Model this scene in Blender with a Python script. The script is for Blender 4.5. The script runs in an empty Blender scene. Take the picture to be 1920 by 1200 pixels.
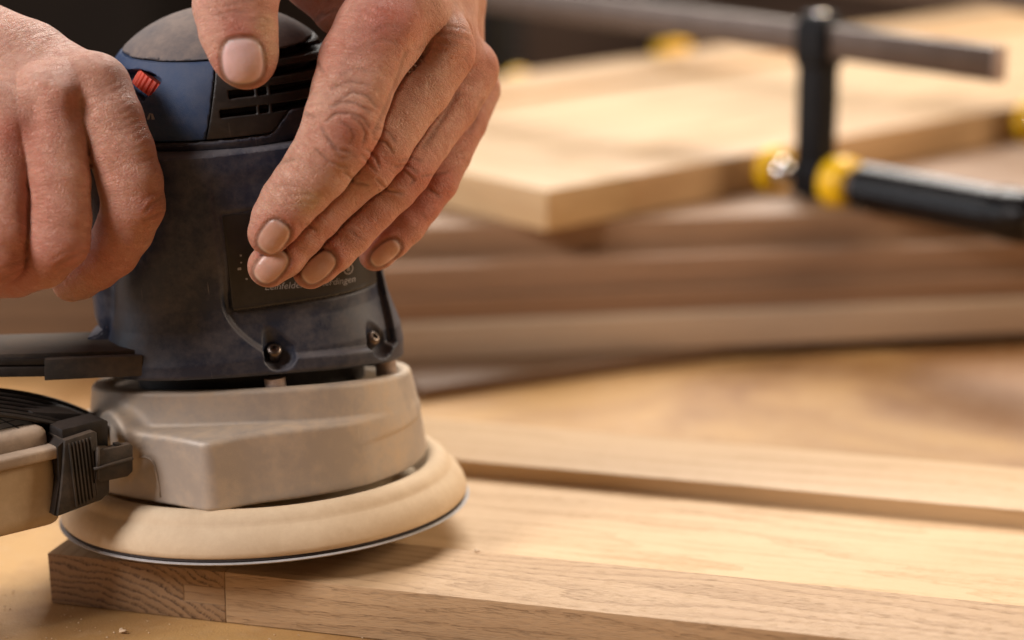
import bpy, bmesh, math, random
import numpy as np
from mathutils import Vector, Matrix
random.seed(7); np.random.seed(7)
S = 0.01                                   # everything below is written in centimetres
scene = bpy.context.scene
COL = scene.collection

# ---------------------------------------------------------------- camera
cam_d = bpy.data.cameras.new('camera'); cam = bpy.data.objects.new('camera', cam_d); COL.objects.link(cam)
cam_d.sensor_width = 36; cam_d.lens = 85.0; cam_d.clip_start = 0.01; cam_d.clip_end = 100
cam.location = (0, 0, 0.24); cam.rotation_euler = (math.radians(90 - 14.5), 0, 0)
cam_d.dof.use_dof = True; cam_d.dof.focus_distance = 0.669; cam_d.dof.aperture_fstop = 5.5
scene.camera = cam

# ---------------------------------------------------------------- light: a workshop lit by big soft windows and a warm lamp, plus an added front fill
w = bpy.data.worlds.new('World'); scene.world = w; w.use_nodes = True
bg = w.node_tree.nodes['Background']; bg.inputs['Color'].default_value = (0.80, 0.52, 0.36, 1); bg.inputs['Strength'].default_value = 0.13
scene.view_settings.view_transform = 'Standard'; scene.view_settings.look = 'None'
scene.view_settings.exposure = 0.0; scene.view_settings.gamma = 1
def area(name, loc, target, size, power, col, sy=None):
    l = bpy.data.lights.new(name, 'AREA'); l.energy = power; l.color = col; l.size = size
    if sy: l.shape = 'RECTANGLE'; l.size_y = sy
    o = bpy.data.objects.new(name, l); COL.objects.link(o); o.location = [c * S for c in loc]
    d = Vector([(t - c) * S for t, c in zip(target, loc)]); o.rotation_euler = d.to_track_quat('-Z', 'Y').to_euler()
    return o
area('window_light', (20, 215, 135), (0, 80, 0), 0.9, 48, (1.0, 0.945, 0.875))
area('front_fill', (-95, 15, 85), (-6, 72, 8), 0.42, 16.5, (1.0, 0.95, 0.95))  # added fill from camera left, brightens the fronts of hands and sander
area('lamp_light', (120, 88, 62), (12, 90, 4), 0.4, 12, (1.0, 0.80, 0.60))
area('side_window', (-150, 95, 40), (-8, 72, 8), 0.8, 7, (0.86, 0.92, 1.0))
scene.cycles.max_bounces = 6
# ---------------------------------------------------------------- camera maths (all lengths below are in cm)
FPX = 4533.0
ELEV = math.radians(14.5)
CAM = np.array([0.0, 0.0, 24.0])
AX = np.array([1.0, 0, 0]); AF = np.array([0, math.cos(ELEV), -math.sin(ELEV)]); AU = np.array([0, math.sin(ELEV), math.cos(ELEV)])
def ray(px, py): return AF + AX * (px - 960) / FPX - AU * (py - 600) / FPX
def pix(px, py, t): return CAM + ray(px, py) * t
def pixz(px, py, z):
    r = ray(px, py); return CAM + r * ((z - CAM[2]) / r[2])
def proj(p):
    d = np.asarray(p, float) - CAM; t = d @ AF
    return 960 + FPX * (d @ AX) / t, 600 - FPX * (d @ AU) / t, t
def rotm(ax, a):
    c, s = math.cos(a), math.sin(a)
    return {'x': np.array([[1, 0, 0], [0, c, -s], [0, s, c]]), 'y': np.array([[c, 0, s], [0, 1, 0], [-s, 0, c]]), 'z': np.array([[c, -s, 0], [s, c, 0], [0, 0, 1]])}[ax]
SR = rotm('y', math.radians(-4.4)) @ rotm('x', math.radians(-1.4))     # the sander leans a little on the wood
SO = pixz(497, 935, 0.55)
def loc(px, py, yl):
    r = SR.T @ ray(px, py); c = SR.T @ (CAM - SO); return c + r * (yl - c[1]) / r[1]
def lproj(p): return proj(SO + SR @ np.asarray(p, float))

# ---------------------------------------------------------------- implicit surfaces
def smin(a, b, k):
    h = np.clip(0.5 + 0.5 * (b - a) / k, 0, 1); return b * (1 - h) + a * h - k * h * (1 - h)
def smax(a, b, k): return -smin(-a, -b, k)
def sstep(a, b, x):
    t = np.clip((x - a) / (b - a), 0, 1); return t * t * (3 - 2 * t)
def cone(p, a, b, r1, r2):
    a = np.asarray(a, float); b = np.asarray(b, float); ba = b - a; pa = p - a
    h = np.clip(pa @ ba / max(ba @ ba, 1e-9), 0, 1)
    return np.linalg.norm(pa - h[:, None] * ba, axis=1) - (r1 + (r2 - r1) * h)
def boxd(p, c, h, r=0.0):
    q = np.abs(p - np.asarray(c, float)) - (np.asarray(h, float) - r)
    return np.linalg.norm(np.maximum(q, 0), axis=1) + np.minimum(q.max(1), 0) - r
def cyl(p, c, axis, r, hh, rd=0.05):
    axis = np.asarray(axis, float); axis = axis / np.linalg.norm(axis)
    q = p - np.asarray(c, float); u = q @ axis; w = np.linalg.norm(q - u[:, None] * axis, axis=1)
    dx = w - (r - rd); dz = np.abs(u) - (hh - rd)
    return np.minimum(np.maximum(dx, dz), 0) + np.sqrt(np.maximum(dx, 0) ** 2 + np.maximum(dz, 0) ** 2) - rd
def poly2(x, y, P):
    P = np.asarray(P, float); n = len(P); d = np.full(x.shape, 1e9); s = np.ones(x.shape)
    for i in range(n):
        j = (i - 1) % n
        ex, ey = P[j] - P[i]; wx = x - P[i, 0]; wy = y - P[i, 1]
        t = np.clip((wx * ex + wy * ey) / (ex * ex + ey * ey), 0, 1)
        d = np.minimum(d, (wx - ex * t) ** 2 + (wy - ey * t) ** 2)
        c1 = y >= P[i, 1]; c2 = y < P[j, 1]; c3 = ex * wy > ey * wx
        s = np.where((c1 & c2 & c3) | (~c1 & ~c2 & ~c3), -s, s)
    return s * np.sqrt(d)
def supell(x, y, a, b, n):
    return ((np.abs(x / a) ** n + np.abs(y / b) ** n) ** (1.0 / n) - 1) * np.minimum(a, b)
def nets(f, lo, hi, h):
    """naive surface nets, quads"""
    lo = np.asarray(lo, float); hi = np.asarray(hi, float)
    n = np.ceil((hi - lo) / h).astype(int) + 1
    ax = [lo[i] + h * np.arange(n[i]) for i in range(3)]
    B = 8; nb = -(-n // B)
    bc = np.stack(np.meshgrid(*[np.arange(k) for k in nb], indexing='ij'), -1).reshape(-1, 3)
    cd = f(lo + h * (bc * B + (B - 1) / 2)); V = np.empty(nb * B, dtype=np.float32)
    off = np.stack(np.meshgrid(*[np.arange(B)] * 3, indexing='ij'), -1).reshape(-1, 3)
    V6 = V.reshape(nb[0], B, nb[1], B, nb[2], B)
    V6[bc[:, 0], :, bc[:, 1], :, bc[:, 2], :] = np.sign(cd)[:, None, None, None]
    nearb = bc[np.abs(cd) < h * B * 0.87 * 1.7 + 0.15]
    for s0 in range(0, len(nearb), 200):
        bb = nearb[s0:s0 + 200]
        P = (lo + h * (bb[:, None] * B + off[None])).reshape(-1, 3)
        V6[bb[:, 0], :, bb[:, 1], :, bb[:, 2], :] = f(P).reshape(-1, B, B, B)
    V = V[:n[0], :n[1], :n[2]]
    V = V.copy(); V[0] = V[-1] = 1; V[:, 0] = V[:, -1] = 1; V[:, :, 0] = V[:, :, -1] = 1
    S = V < 0
    m = n - 1
    acc = np.zeros(tuple(m) + (3,)); cnt = np.zeros(tuple(m))
    I, J, K = np.meshgrid(*[np.arange(k) for k in m], indexing='ij')
    cs = [(i, j, k) for i in (0, 1) for j in (0, 1) for k in (0, 1)]
    sub = lambda A, c: A[c[0]:c[0] + m[0], c[1]:c[1] + m[1], c[2]:c[2] + m[2]]
    for a in cs:
        for b in cs:
            if sum(b) - sum(a) == 1 and all(b[q] >= a[q] for q in range(3)):
                va, vb = sub(V, a), sub(V, b)
                x = (va < 0) != (vb < 0)
                t = np.where(x, va / np.where(x, va - vb, 1), 0)
                for q in range(3):
                    acc[..., q] += np.where(x, a[q] + t * (b[q] - a[q]), 0)
                cnt += x
    act = cnt > 0
    idx = np.full(tuple(m), -1); idx[act] = np.arange(act.sum())
    base = np.stack([I[act], J[act], K[act]], 1)
    verts = lo + h * (base + acc[act] / cnt[act][:, None])
    quads = []
    for d in range(3):
        e = [0, 0, 0]; e[d] = 1
        a = S[:-1 if d == 0 else None, :-1 if d == 1 else None, :-1 if d == 2 else None]
        b = S[1 if d == 0 else 0:, 1 if d == 1 else 0:, 1 if d == 2 else 0:]
        w = np.argwhere(a != b); sg = a[a != b]
        u, v = (d + 1) % 3, (d + 2) % 3
        ok = (w[:, u] > 0) & (w[:, v] > 0) & (w[:, u] < m[u]) & (w[:, v] < m[v]); w = w[ok]; sg = sg[ok]
        def cell(du, dv):
            q = w.copy(); q[:, u] -= du; q[:, v] -= dv; return idx[q[:, 0], q[:, 1], q[:, 2]]
        c = np.stack([cell(1, 1), cell(0, 1), cell(0, 0), cell(1, 0)], 1)
        c[~sg] = c[~sg][:, ::-1]
        quads.append(c)
    return verts, np.concatenate(quads)
def subdiv(v, q):
    e = np.stack([q, np.roll(q, -1, 1)], 2).reshape(-1, 2); e.sort(1)
    ue, inv = np.unique(e, axis=0, return_inverse=True); inv = inv.reshape(-1, 4)
    nv = len(v); em = nv + inv; fm = nv + len(ue) + np.arange(len(q))
    v2 = np.concatenate([v, v[ue].mean(1), v[q].mean(1)])
    f = np.concatenate([np.stack([q[:, i], em[:, i], fm, em[:, (i - 1) % 4]], 1) for i in range(4)])
    return v2, f
def grad(f, v, e=0.01):
    g = np.empty_like(v)
    for i in range(3):
        d = np.zeros(3); d[i] = e
        g[:, i] = (f(v + d) - f(v - d)) / (2 * e)
    return g
def newton(f, v, it=2, cap=0.08):
    for _ in range(it):
        g = grad(f, v); s = f(v) / np.maximum((g * g).sum(1), 0.15)
        v = v - np.clip(s, -cap, cap)[:, None] * g
    return v
def solid(f, lo, hi, h=0.1, sub=1):
    v, q = nets(f, lo, hi, h)
    for _ in range(sub): v, q = subdiv(v, q); v = newton(f, v)
    return v, q
def march(f, px, py, t0, t1, world=True):
    """depth at which the camera ray meets the implicit surface"""
    r = ray(px, py); o = CAM
    if not world: r = SR.T @ r; o = SR.T @ (CAM - SO)
    t = t0
    for _ in range(200):
        d = f((o + r * t)[None])[0]
        if d < 0.004: return t
        t += max(d * 0.6, 0.004)
        if t > t1: return None
    return t
# ---------------------------------------------------------------- objects
def setmesh(name, v, f, mat=None, parent=None, smooth=True):
    me = bpy.data.meshes.new(name)
    v = np.asarray(v, float) * S
    if isinstance(f, np.ndarray) and len(f):
        n, k = f.shape
        me.vertices.add(len(v)); me.vertices.foreach_set('co', v.astype(np.float32).ravel())
        me.loops.add(n * k); me.loops.foreach_set('vertex_index', f.astype(np.int32).ravel())
        me.polygons.add(n); me.polygons.foreach_set('loop_start', np.arange(0, n * k, k, dtype=np.int32))
        me.update(calc_edges=True)
    else:
        me.from_pydata([tuple(x) for x in v], [], [tuple(int(i) for i in q) for q in f]); me.update()
    me.polygons.foreach_set('use_smooth', np.full(len(me.polygons), smooth))
    if mat: me.materials.append(mat)
    o = bpy.data.objects.new(name, me); COL.objects.link(o)
    if parent is not None: o.parent = parent
    return o
def from_bm(name, bm, mat=None, parent=None, smooth=True):
    me = bpy.data.meshes.new(name); bm.to_mesh(me); bm.free()
    me.transform(Matrix.Scale(S, 4))
    me.polygons.foreach_set('use_smooth', np.full(len(me.polygons), smooth))
    if mat: me.materials.append(mat)
    o = bpy.data.objects.new(name, me); COL.objects.link(o)
    if parent is not None: o.parent = parent
    return o
def tag(o, label=None, cat=None, group=None, kind=None):
    if label: o['label'] = label
    if cat: o['category'] = cat
    if group: o['group'] = group
    if kind: o['kind'] = kind
    return o
def thing(name, label, cat, loc=(0, 0, 0), rot=None, group=None):
    o = bpy.data.objects.new(name, None); COL.objects.link(o); o.empty_display_size = 0.02
    M = Matrix.Identity(4)
    if rot is not None:
        for i in range(3):
            for j in range(3): M[i][j] = float(rot[i][j])
    M.translation = Vector([float(c) * S for c in loc]); o.matrix_world = M
    return tag(o, label, cat, group)
def frame(ax, up=(0, 0, 1)):
    """rotation whose x axis is ax, z as near up as possible"""
    x = Vector(ax).normalized(); z = Vector(up); y = z.cross(x).normalized(); z = x.cross(y)
    return Matrix((x, y, z)).transposed()
def bm_box(bm, c, h, bev=0.0, R=None, seg=2):
    t = bmesh.new(); bmesh.ops.create_cube(t, size=2)
    for v in t.verts: v.co = Vector((v.co.x * h[0], v.co.y * h[1], v.co.z * h[2]))
    if bev: bmesh.ops.bevel(t, geom=list(t.edges), offset=bev, segments=seg, affect='EDGES', profile=0.6)
    for v in t.verts: v.co = (R @ v.co if R is not None else v.co) + Vector([float(q) for q in c])
    me = bpy.data.meshes.new('tmp'); t.to_mesh(me); t.free(); bm.from_mesh(me); bpy.data.meshes.remove(me)
def box(name, c, h, mat, parent=None, bev=0.05, R=None, seg=2):
    bm = bmesh.new(); bm_box(bm, c, h, bev, R, seg)
    o = from_bm(name, bm, mat, parent, True)
    return flat(o)
def flat(o, ang=40):
    me = o.data; bm = bmesh.new(); bm.from_mesh(me)
    for e in bm.edges: e.smooth = not (len(e.link_faces) == 2 and e.calc_face_angle() > math.radians(ang))
    bm.to_mesh(me); bm.free(); return o
def bm_prism(bm, pts, z0, z1, bev=0.0, M=None, seg=2, ngon_bev_all=True):
    t = bmesh.new(); a = [t.verts.new((x, y, z0)) for x, y in pts]; b = [t.verts.new((x, y, z1)) for x, y in pts]
    n = len(pts)
    t.faces.new(a[::-1]); t.faces.new(b)
    for i in range(n): t.faces.new((a[i], a[(i + 1) % n], b[(i + 1) % n], b[i]))
    bmesh.ops.recalc_face_normals(t, faces=t.faces)
    if bev: bmesh.ops.bevel(t, geom=[e for e in t.edges if e.calc_face_angle() > 0.3], offset=bev, segments=seg, affect='EDGES', profile=0.6)
    if M is not None: bmesh.ops.transform(t, matrix=M, verts=t.verts)
    me = bpy.data.meshes.new('tmp'); t.to_mesh(me); t.free(); bm.from_mesh(me); bpy.data.meshes.remove(me)
def lathe(name, prof, mat, parent=None, n=72, M=None, wob=0.0):
    v, f = [], []
    m = len(prof)
    for i in range(n):
        a = 2 * math.pi * i / n
        for r, z in prof:
            k = 1 + wob * math.sin(3 * a + 1) * 0.5 + wob * math.sin(7 * a) * 0.3
            v.append((r * k * math.cos(a), r * k * math.sin(a), z))
    for i in range(n):
        for j in range(m - 1):
            a, b = i * m + j, ((i + 1) % n) * m + j
            f.append((a, b, b + 1, a + 1))
    v = np.array(v)
    if M is not None:
        v = np.array([tuple(M @ Vector(x)) for x in v])
    return flat(setmesh(name, v, f, mat, parent), 50)
def axisM(c, d):
    q = Vector([float(k) for k in d]).to_track_quat('Z', 'Y').to_matrix().to_4x4(); q.translation = Vector([float(k) for k in c]); return q
def tube(name, pts, r, mat, parent=None, n=8):
    pts = [Vector([float(k) for k in p]) for p in pts]; v, f = [], []
    rr = r if isinstance(r, (list, tuple)) else [r] * len(pts)
    for i, p in enumerate(pts):
        d = (pts[min(i + 1, len(pts) - 1)] - pts[max(i - 1, 0)]).normalized()
        q = d.to_track_quat('Z', 'Y').to_matrix()
        for k in range(n):
            a = 2 * math.pi * k / n; v.append(tuple(p + q @ Vector((rr[i] * math.cos(a), rr[i] * math.sin(a), 0))))
    for i in range(len(pts) - 1):
        for k in range(n):
            f.append((i * n + k, i * n + (k + 1) % n, (i + 1) * n + (k + 1) % n, (i + 1) * n + k))
    f.append(tuple(range(n))[::-1]); f.append(tuple((len(pts) - 1) * n + k for k in range(n)))
    return setmesh(name, v, f, mat, parent)

# ---------------------------------------------------------------- materials
class NT:
    def __init__(s, name):
        s.m = bpy.data.materials.new(name); s.m.use_nodes = True; s.t = s.m.node_tree; s.p = s.t.nodes['Principled BSDF']
        s.tc = s.t.nodes.new('ShaderNodeTexCoord')
    def n(s, typ, **kw):
        o = s.t.nodes.new('ShaderNode' + typ)
        for k, v in kw.items(): setattr(o, k, v)
        return o
    def l(s, a, b): s.t.links.new(a, b)
    def put(s, sock, v):
        if isinstance(v, bpy.types.NodeSocket): s.l(v, sock)
        elif isinstance(v, (tuple, list)) and len(v) == 3 and sock.type == 'RGBA': sock.default_value = (*v, 1)
        else: sock.default_value = v
    def map(s, scale, loc=(0, 0, 0), rot=(0, 0, 0), src=None):
        m = s.n('Mapping'); s.l(src or s.tc.outputs['Object'], m.inputs[0])
        m.inputs['Scale'].default_value = [c for c in scale]; m.inputs['Location'].default_value = loc; m.inputs['Rotation'].default_value = rot
        return m.outputs[0]
    def noise(s, vec, scale=1, detail=3, rough=0.55, dist=0.0):
        o = s.n('TexNoise'); s.l(vec, o.inputs['Vector']); o.inputs['Scale'].default_value = scale; o.inputs['Detail'].default_value = detail
        o.inputs['Roughness'].default_value = rough; o.inputs['Distortion'].default_value = dist; return o.outputs['Fac']
    def math(s, op, a, b=0.5, c=None, clamp=False):
        o = s.n('Math', operation=op, use_clamp=clamp); s.put(o.inputs[0], a); s.put(o.inputs[1], b)
        if c is not None: s.put(o.inputs[2], c)
        return o.outputs[0]
    def mix(s, f, a, b, blend='MIX'):
        o = s.n('Mix', data_type='RGBA', blend_type=blend); s.put(o.inputs[0], f); s.put(o.inputs[6], a); s.put(o.inputs[7], b); return o.outputs[2]
    def rng(s, x, a, b, c=0.0, d=1.0):
        o = s.n('MapRange'); s.put(o.inputs[0], x); s.put(o.inputs[1], a); s.put(o.inputs[2], b); s.put(o.inputs[3], c); s.put(o.inputs[4], d); return o.outputs[0]
    def bump(s, h, strength, dist, prev=None):
        o = s.n('Bump'); s.l(h, o.inputs['Height']); o.inputs['Strength'].default_value = strength; o.inputs['Distance'].default_value = dist
        if prev is not None: s.l(prev, o.inputs['Normal'])
        return o.outputs[0]
    def fin(s, col, rough=0.5, normal=None, metal=0.0, **kw):
        s.put(s.p.inputs['Base Color'], col); s.put(s.p.inputs['Roughness'], rough); s.put(s.p.inputs['Metallic'], metal)
        if normal is not None: s.l(normal, s.p.inputs['Normal'])
        for k, v in kw.items(): s.put(s.p.inputs[k.replace('_', ' ')], v)
        return s.m

def plastic(name, col, dust=(0.30, 0.21, 0.13), amt=0.35, rough=0.45, metal=0.0, grain=0.5, scratch=0.3, up=0.5, seed=0.0):
    """moulded surface with fine grain, patchy settled wood dust and rubbed scratches"""
    t = NT(name); p = t.map((100, 100, 100), (seed, seed * 1.7, 0))
    a = t.noise(p, 0.55, 5, 0.62); b = t.noise(p, 3.2, 5, 0.7); c = t.noise(p, 26, 2, 0.6)
    geo = t.n('NewGeometry'); sx = t.n('SeparateXYZ'); t.l(geo.outputs['Normal'], sx.inputs[0])
    upn = t.rng(sx.outputs[2], 0.1, 0.95)
    d = t.math('ADD', t.math('MULTIPLY', a, 0.65), t.math('MULTIPLY', b, 0.45))
    d = t.math('ADD', d, t.math('MULTIPLY', upn, up * 0.35))
    f = t.rng(d, 0.50, 0.88, 0.06, 1.0)
    sp = t.rng(c, 0.64, 0.74, 0.0, 0.55)
    f = t.math('MULTIPLY', t.math('MAXIMUM', f, t.math('MULTIPLY', sp, t.rng(a, 0.35, 0.6))), amt, clamp=True)
    s1 = t.noise(t.map((900, 14, 60), (seed, 3, 1), (0.2, 0.1, 0.8)), 1, 2, 0.6); s2 = t.noise(t.map((30, 600, 14), (1, seed, 1), (0.5, 0.9, 0.1)), 1, 2, 0.6)
    sc = t.math('MULTIPLY', t.math('MAXIMUM', t.rng(s1, 0.72, 0.78), t.rng(s2, 0.73, 0.79)), scratch, clamp=True)
    k = t.mix(f, col, dust); k = t.mix(t.math('MULTIPLY', sc, 0.35), k, tuple(min(1, 2.2 * q + 0.05) for q in dust))
    r = t.rng(f, 0, 0.7, rough, min(1, rough + 0.35))
    h = t.math('ADD', t.math('MULTIPLY', t.noise(p, 60, 2, 0.5), grain), t.math('MULTIPLY', b, 0.3))
    return t.fin(k, r, t.bump(h, 0.35, 0.0004), metal)
def plain(name, col, rough=0.5, metal=0.0, var=0.15, sc=2.0, **kw):
    t = NT(name); p = t.map((100, 100, 100)); n = t.noise(p, sc, 4, 0.6)
    k = t.mix(t.rng(n, 0.3, 0.7), tuple(c * (1 - var) for c in col), tuple(min(1, c * (1 + var)) for c in col))
    return t.fin(k, rough, t.bump(t.noise(p, sc * 12, 2), 0.12, 0.0005), metal, **kw)
def wood(name, light, dark, rot=(0, 0, 0), off=(0, 0, 0), pith=(0, -6, -9), freq=2.2, ring=0.5, pore=0.5, streak=0.4, rough=0.5, bump=0.5, ray_=0.0, wave=0.5, fine=1.0, dist=0.0):
    """solid wood, grain along the (rotated) x axis"""
    t = NT(name); base = t.map((100, 100, 100), off, rot)
    lowf = t.n('TexNoise'); t.l(t.map((0.07, 0.3, 0.3), src=base), lowf.inputs['Vector']); lowf.inputs['Scale'].default_value = 1; lowf.inputs['Detail'].default_value = 2
    sub = t.n('VectorMath', operation='SUBTRACT'); t.l(lowf.outputs['Color'], sub.inputs[0]); sub.inputs[1].default_value = (.5, .5, .5)
    scl = t.n('VectorMath', operation='SCALE'); t.l(sub.outputs[0], scl.inputs[0]); scl.inputs['Scale'].default_value = wave * 4
    add = t.n('VectorMath', operation='ADD'); t.l(base, add.inputs[0]); t.l(scl.outputs[0], add.inputs[1])
    s = t.n('SeparateXYZ'); t.l(add.outputs[0], s.inputs[0])
    y = t.math('SUBTRACT', s.outputs[1], pith[1]); z = t.math('SUBTRACT', s.outputs[2], pith[2])
    r = t.math('SQRT', t.math('ADD', t.math('MULTIPLY', y, y), t.math('MULTIPLY', z, z)))
    jit = t.noise(t.map((0.25, 2.6, 2.6), src=base), 1, 3)
    r = t.math('ADD', r, t.math('MULTIPLY', jit, 0.22))
    fr = t.math('FRACT', t.math('MULTIPLY', r, freq))
    band = t.math('MULTIPLY', t.rng(fr, 0.0, 0.55, 1.0, 0.0), t.rng(fr, 0.93, 1.0, 1.0, 0.2))
    fiber = t.noise(t.map((0.9, 26, 26), src=base), 1, 4, 0.7)
    med = t.noise(t.map((0.12, 2.2, 2.2), src=base), 1, 4, 0.6)
    po = t.noise(t.map((2.2, 42 * fine, 42 * fine), src=base), 1, 1, 0.5)
    pom = t.math('MULTIPLY', t.rng(po, 0.57, 0.68), t.math('ADD', t.math('MULTIPLY', band, 0.7), 0.3))
    f = t.math('ADD', t.math('MULTIPLY', band, ring), t.math('MULTIPLY', t.math('SUBTRACT', fiber, 0.5), 0.9))
    f = t.math('ADD', f, t.math('MULTIPLY', t.math('SUBTRACT', med, 0.5), streak * 2.2))
    f = t.math('ADD', f, t.math('MULTIPLY', pom, pore), clamp=True)
    k = t.mix(f, light, dark)
    blotch = t.noise(t.map((0.06, 0.12, 0.12), src=base), 1, 2)
    k = t.mix(t.rng(blotch, 0.35, 0.7, 0.0, 0.22), k, (light[0] * 0.95, light[1] * 0.80, light[2] * 0.62))
    h = t.math('SUBTRACT', t.math('MULTIPLY', fiber, 0.5), pom)
    return t.fin(k, t.rng(f, 0, 1, rough, rough + 0.15), t.bump(h, bump, 0.0003), Specular_IOR_Level=0.35)
def endgrain(name, light, dark, rot, off, pith, freq=4.5):
    t = NT(name); base = t.map((100, 100, 100), off, rot)
    s0 = t.n('SeparateXYZ'); t.l(base, s0.inputs[0])
    w1 = t.noise(t.map((0.1, 0.55, 1.0), src=base), 1, 3, 0.5); w2 = t.noise(t.map((0.5, 3.0, 3.0), src=base), 1, 2)
    y = t.math('SUBTRACT', s0.outputs[1], pith[1]); z = t.math('SUBTRACT', s0.outputs[2], pith[2])
    r = t.math('SQRT', t.math('ADD', t.math('MULTIPLY', y, y), t.math('MULTIPLY', z, z)))
    rr = t.math('ADD', r, t.math('ADD', t.math('MULTIPLY', w1, 0.55), t.math('MULTIPLY', w2, 0.17)))
    fr = t.math('FRACT', t.math('MULTIPLY', rr, freq))
    bw = t.noise(t.map((0.1, 1.4, 2.4), src=base), 1, 4, 0.65)
    band = t.math('MULTIPLY', t.math('MULTIPLY', t.rng(fr, 0.12, 0.62, 1.0, 0.0), t.rng(fr, 0.0, 0.12, 0.0, 1.0)), t.rng(bw, 0.30, 0.62, 0.35, 1.15), clamp=True)
    ang = t.math('ARCTAN2', z, y)
    cv = t.n('CombineXYZ'); t.put(cv.inputs[0], t.math('MULTIPLY', ang, 210.0)); t.put(cv.inputs[1], t.math('MULTIPLY', rr, 1.2))
    rays = t.noise(cv.outputs[0], 1, 2, 0.5)
    vo = t.n('TexVoronoi'); t.l(t.map((1, 17, 17), src=base), vo.inputs['Vector']); vo.inputs['Scale'].default_value = 1
    pores = t.math('MULTIPLY', t.rng(vo.outputs['Distance'], 0.32, 0.5, 1.0, 0.0), t.math('ADD', t.math('MULTIPLY', band, 0.9), 0.12))
    fine = t.noise(t.map((1, 60, 60), src=base), 1, 2)
    f = t.math('ADD', t.math('MULTIPLY', band, 0.68), t.math('MULTIPLY', pores, 0.65))
    f = t.math('ADD', f, t.math('MULTIPLY', t.math('SUBTRACT', fine, 0.5), 0.5))
    f = t.math('SUBTRACT', f, t.math('MULTIPLY', t.rng(rays, 0.56, 0.66), 0.5), clamp=True)
    k = t.mix(f, light, dark)
    return t.fin(k, 0.6, t.bump(t.math('SUBTRACT', 1.0, f), 0.5, 0.0004))

def skin_mat(name):
    t = NT(name); p = t.map((100, 100, 100))
    at = t.n('VertexColor', layer_name='tint'); sc = t.n('SeparateColor'); t.l(at.outputs['Color'], sc.inputs[0])
    big = t.noise(p, 0.9, 4, 0.6); mid = t.noise(p, 4.5, 4, 0.65); fine = t.noise(p, 22, 3, 0.6)
    k = t.mix(t.rng(big, 0.3, 0.7), (0.63, 0.36, 0.265), (0.53, 0.265, 0.175))
    k = t.mix(t.rng(mid, 0.42, 0.72, 0.0, 0.55), k, (0.46, 0.175, 0.125))
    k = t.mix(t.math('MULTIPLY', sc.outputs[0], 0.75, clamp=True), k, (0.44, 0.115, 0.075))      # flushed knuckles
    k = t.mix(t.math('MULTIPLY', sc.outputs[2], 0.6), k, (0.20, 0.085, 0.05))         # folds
    dustn = t.rng(t.math('MULTIPLY', t.noise(p, 34, 2, 0.65), 1.0), 0.53, 0.63)
    df = t.math('MULTIPLY', t.math('ADD', t.math('MULTIPLY', dustn, 0.8), 0.35), sc.outputs[1], clamp=True)
    k = t.mix(df, k, (0.62, 0.43, 0.27))                                        # wood dust
    dv = t.n('VectorMath', operation='ADD'); t.l(p, dv.inputs[0])
    nz = t.n('TexNoise'); t.l(p, nz.inputs['Vector']); nz.inputs['Scale'].default_value = 1.6
    t.l(nz.outputs['Color'], dv.inputs[1])
    v1 = t.n('TexVoronoi', feature='DISTANCE_TO_EDGE'); t.l(dv.outputs[0], v1.inputs['Vector']); v1.inputs['Scale'].default_value = 9.0
    v2 = t.n('TexVoronoi', feature='DISTANCE_TO_EDGE'); t.l(t.map((1.0, 1.0, 2.6), rot=(0, 0.5, 0), src=dv.outputs[0]), v2.inputs['Vector']); v2.inputs['Scale'].default_value = 5.0
    h = t.math('ADD', t.math('MULTIPLY', t.rng(v1.outputs['Distance'], 0.0, 0.12), 0.45), t.math('MULTIPLY', t.rng(v2.outputs['Distance'], 0.0, 0.10), 0.9))
    fa = t.n('Attribute', attribute_name='fing')
    lw = t.noise(t.map((7.5, 1.3, 1.0), src=fa.outputs['Vector']), 1.0, 4, 0.62, 0.6)
    lines = t.rng(lw, 0.50, 0.44)
    h = t.math('SUBTRACT', h, t.math('MULTIPLY', t.rng(t.math('ABSOLUTE', t.math('SUBTRACT', lw, 0.5)), 0.0, 0.035, 1.0, 0.0), 1.3))
    h = t.math('ADD', h, t.math('MULTIPLY', fine, 1.2)); h = t.math('ADD', h, t.math('MULTIPLY', mid, 1.5))
    k = t.mix(t.rng(v2.outputs['Distance'], 0.0, 0.05, 0.16, 0.0), k, (0.40, 0.17, 0.11))
    k = t.mix(t.rng(t.math('ABSOLUTE', t.math('SUBTRACT', lw, 0.5)), 0.0, 0.03, 0.15, 0.0), k, (0.30, 0.12, 0.075))
    n = t.bump(h, 0.55, 0.0003)
    return t.fin(k, t.rng(mid, 0.3, 0.7, 0.44, 0.58), n, Subsurface_Weight=0.35, Subsurface_Radius=(1.0, 0.35, 0.2), Subsurface_Scale=0.003, Specular_IOR_Level=0.45)
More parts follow.
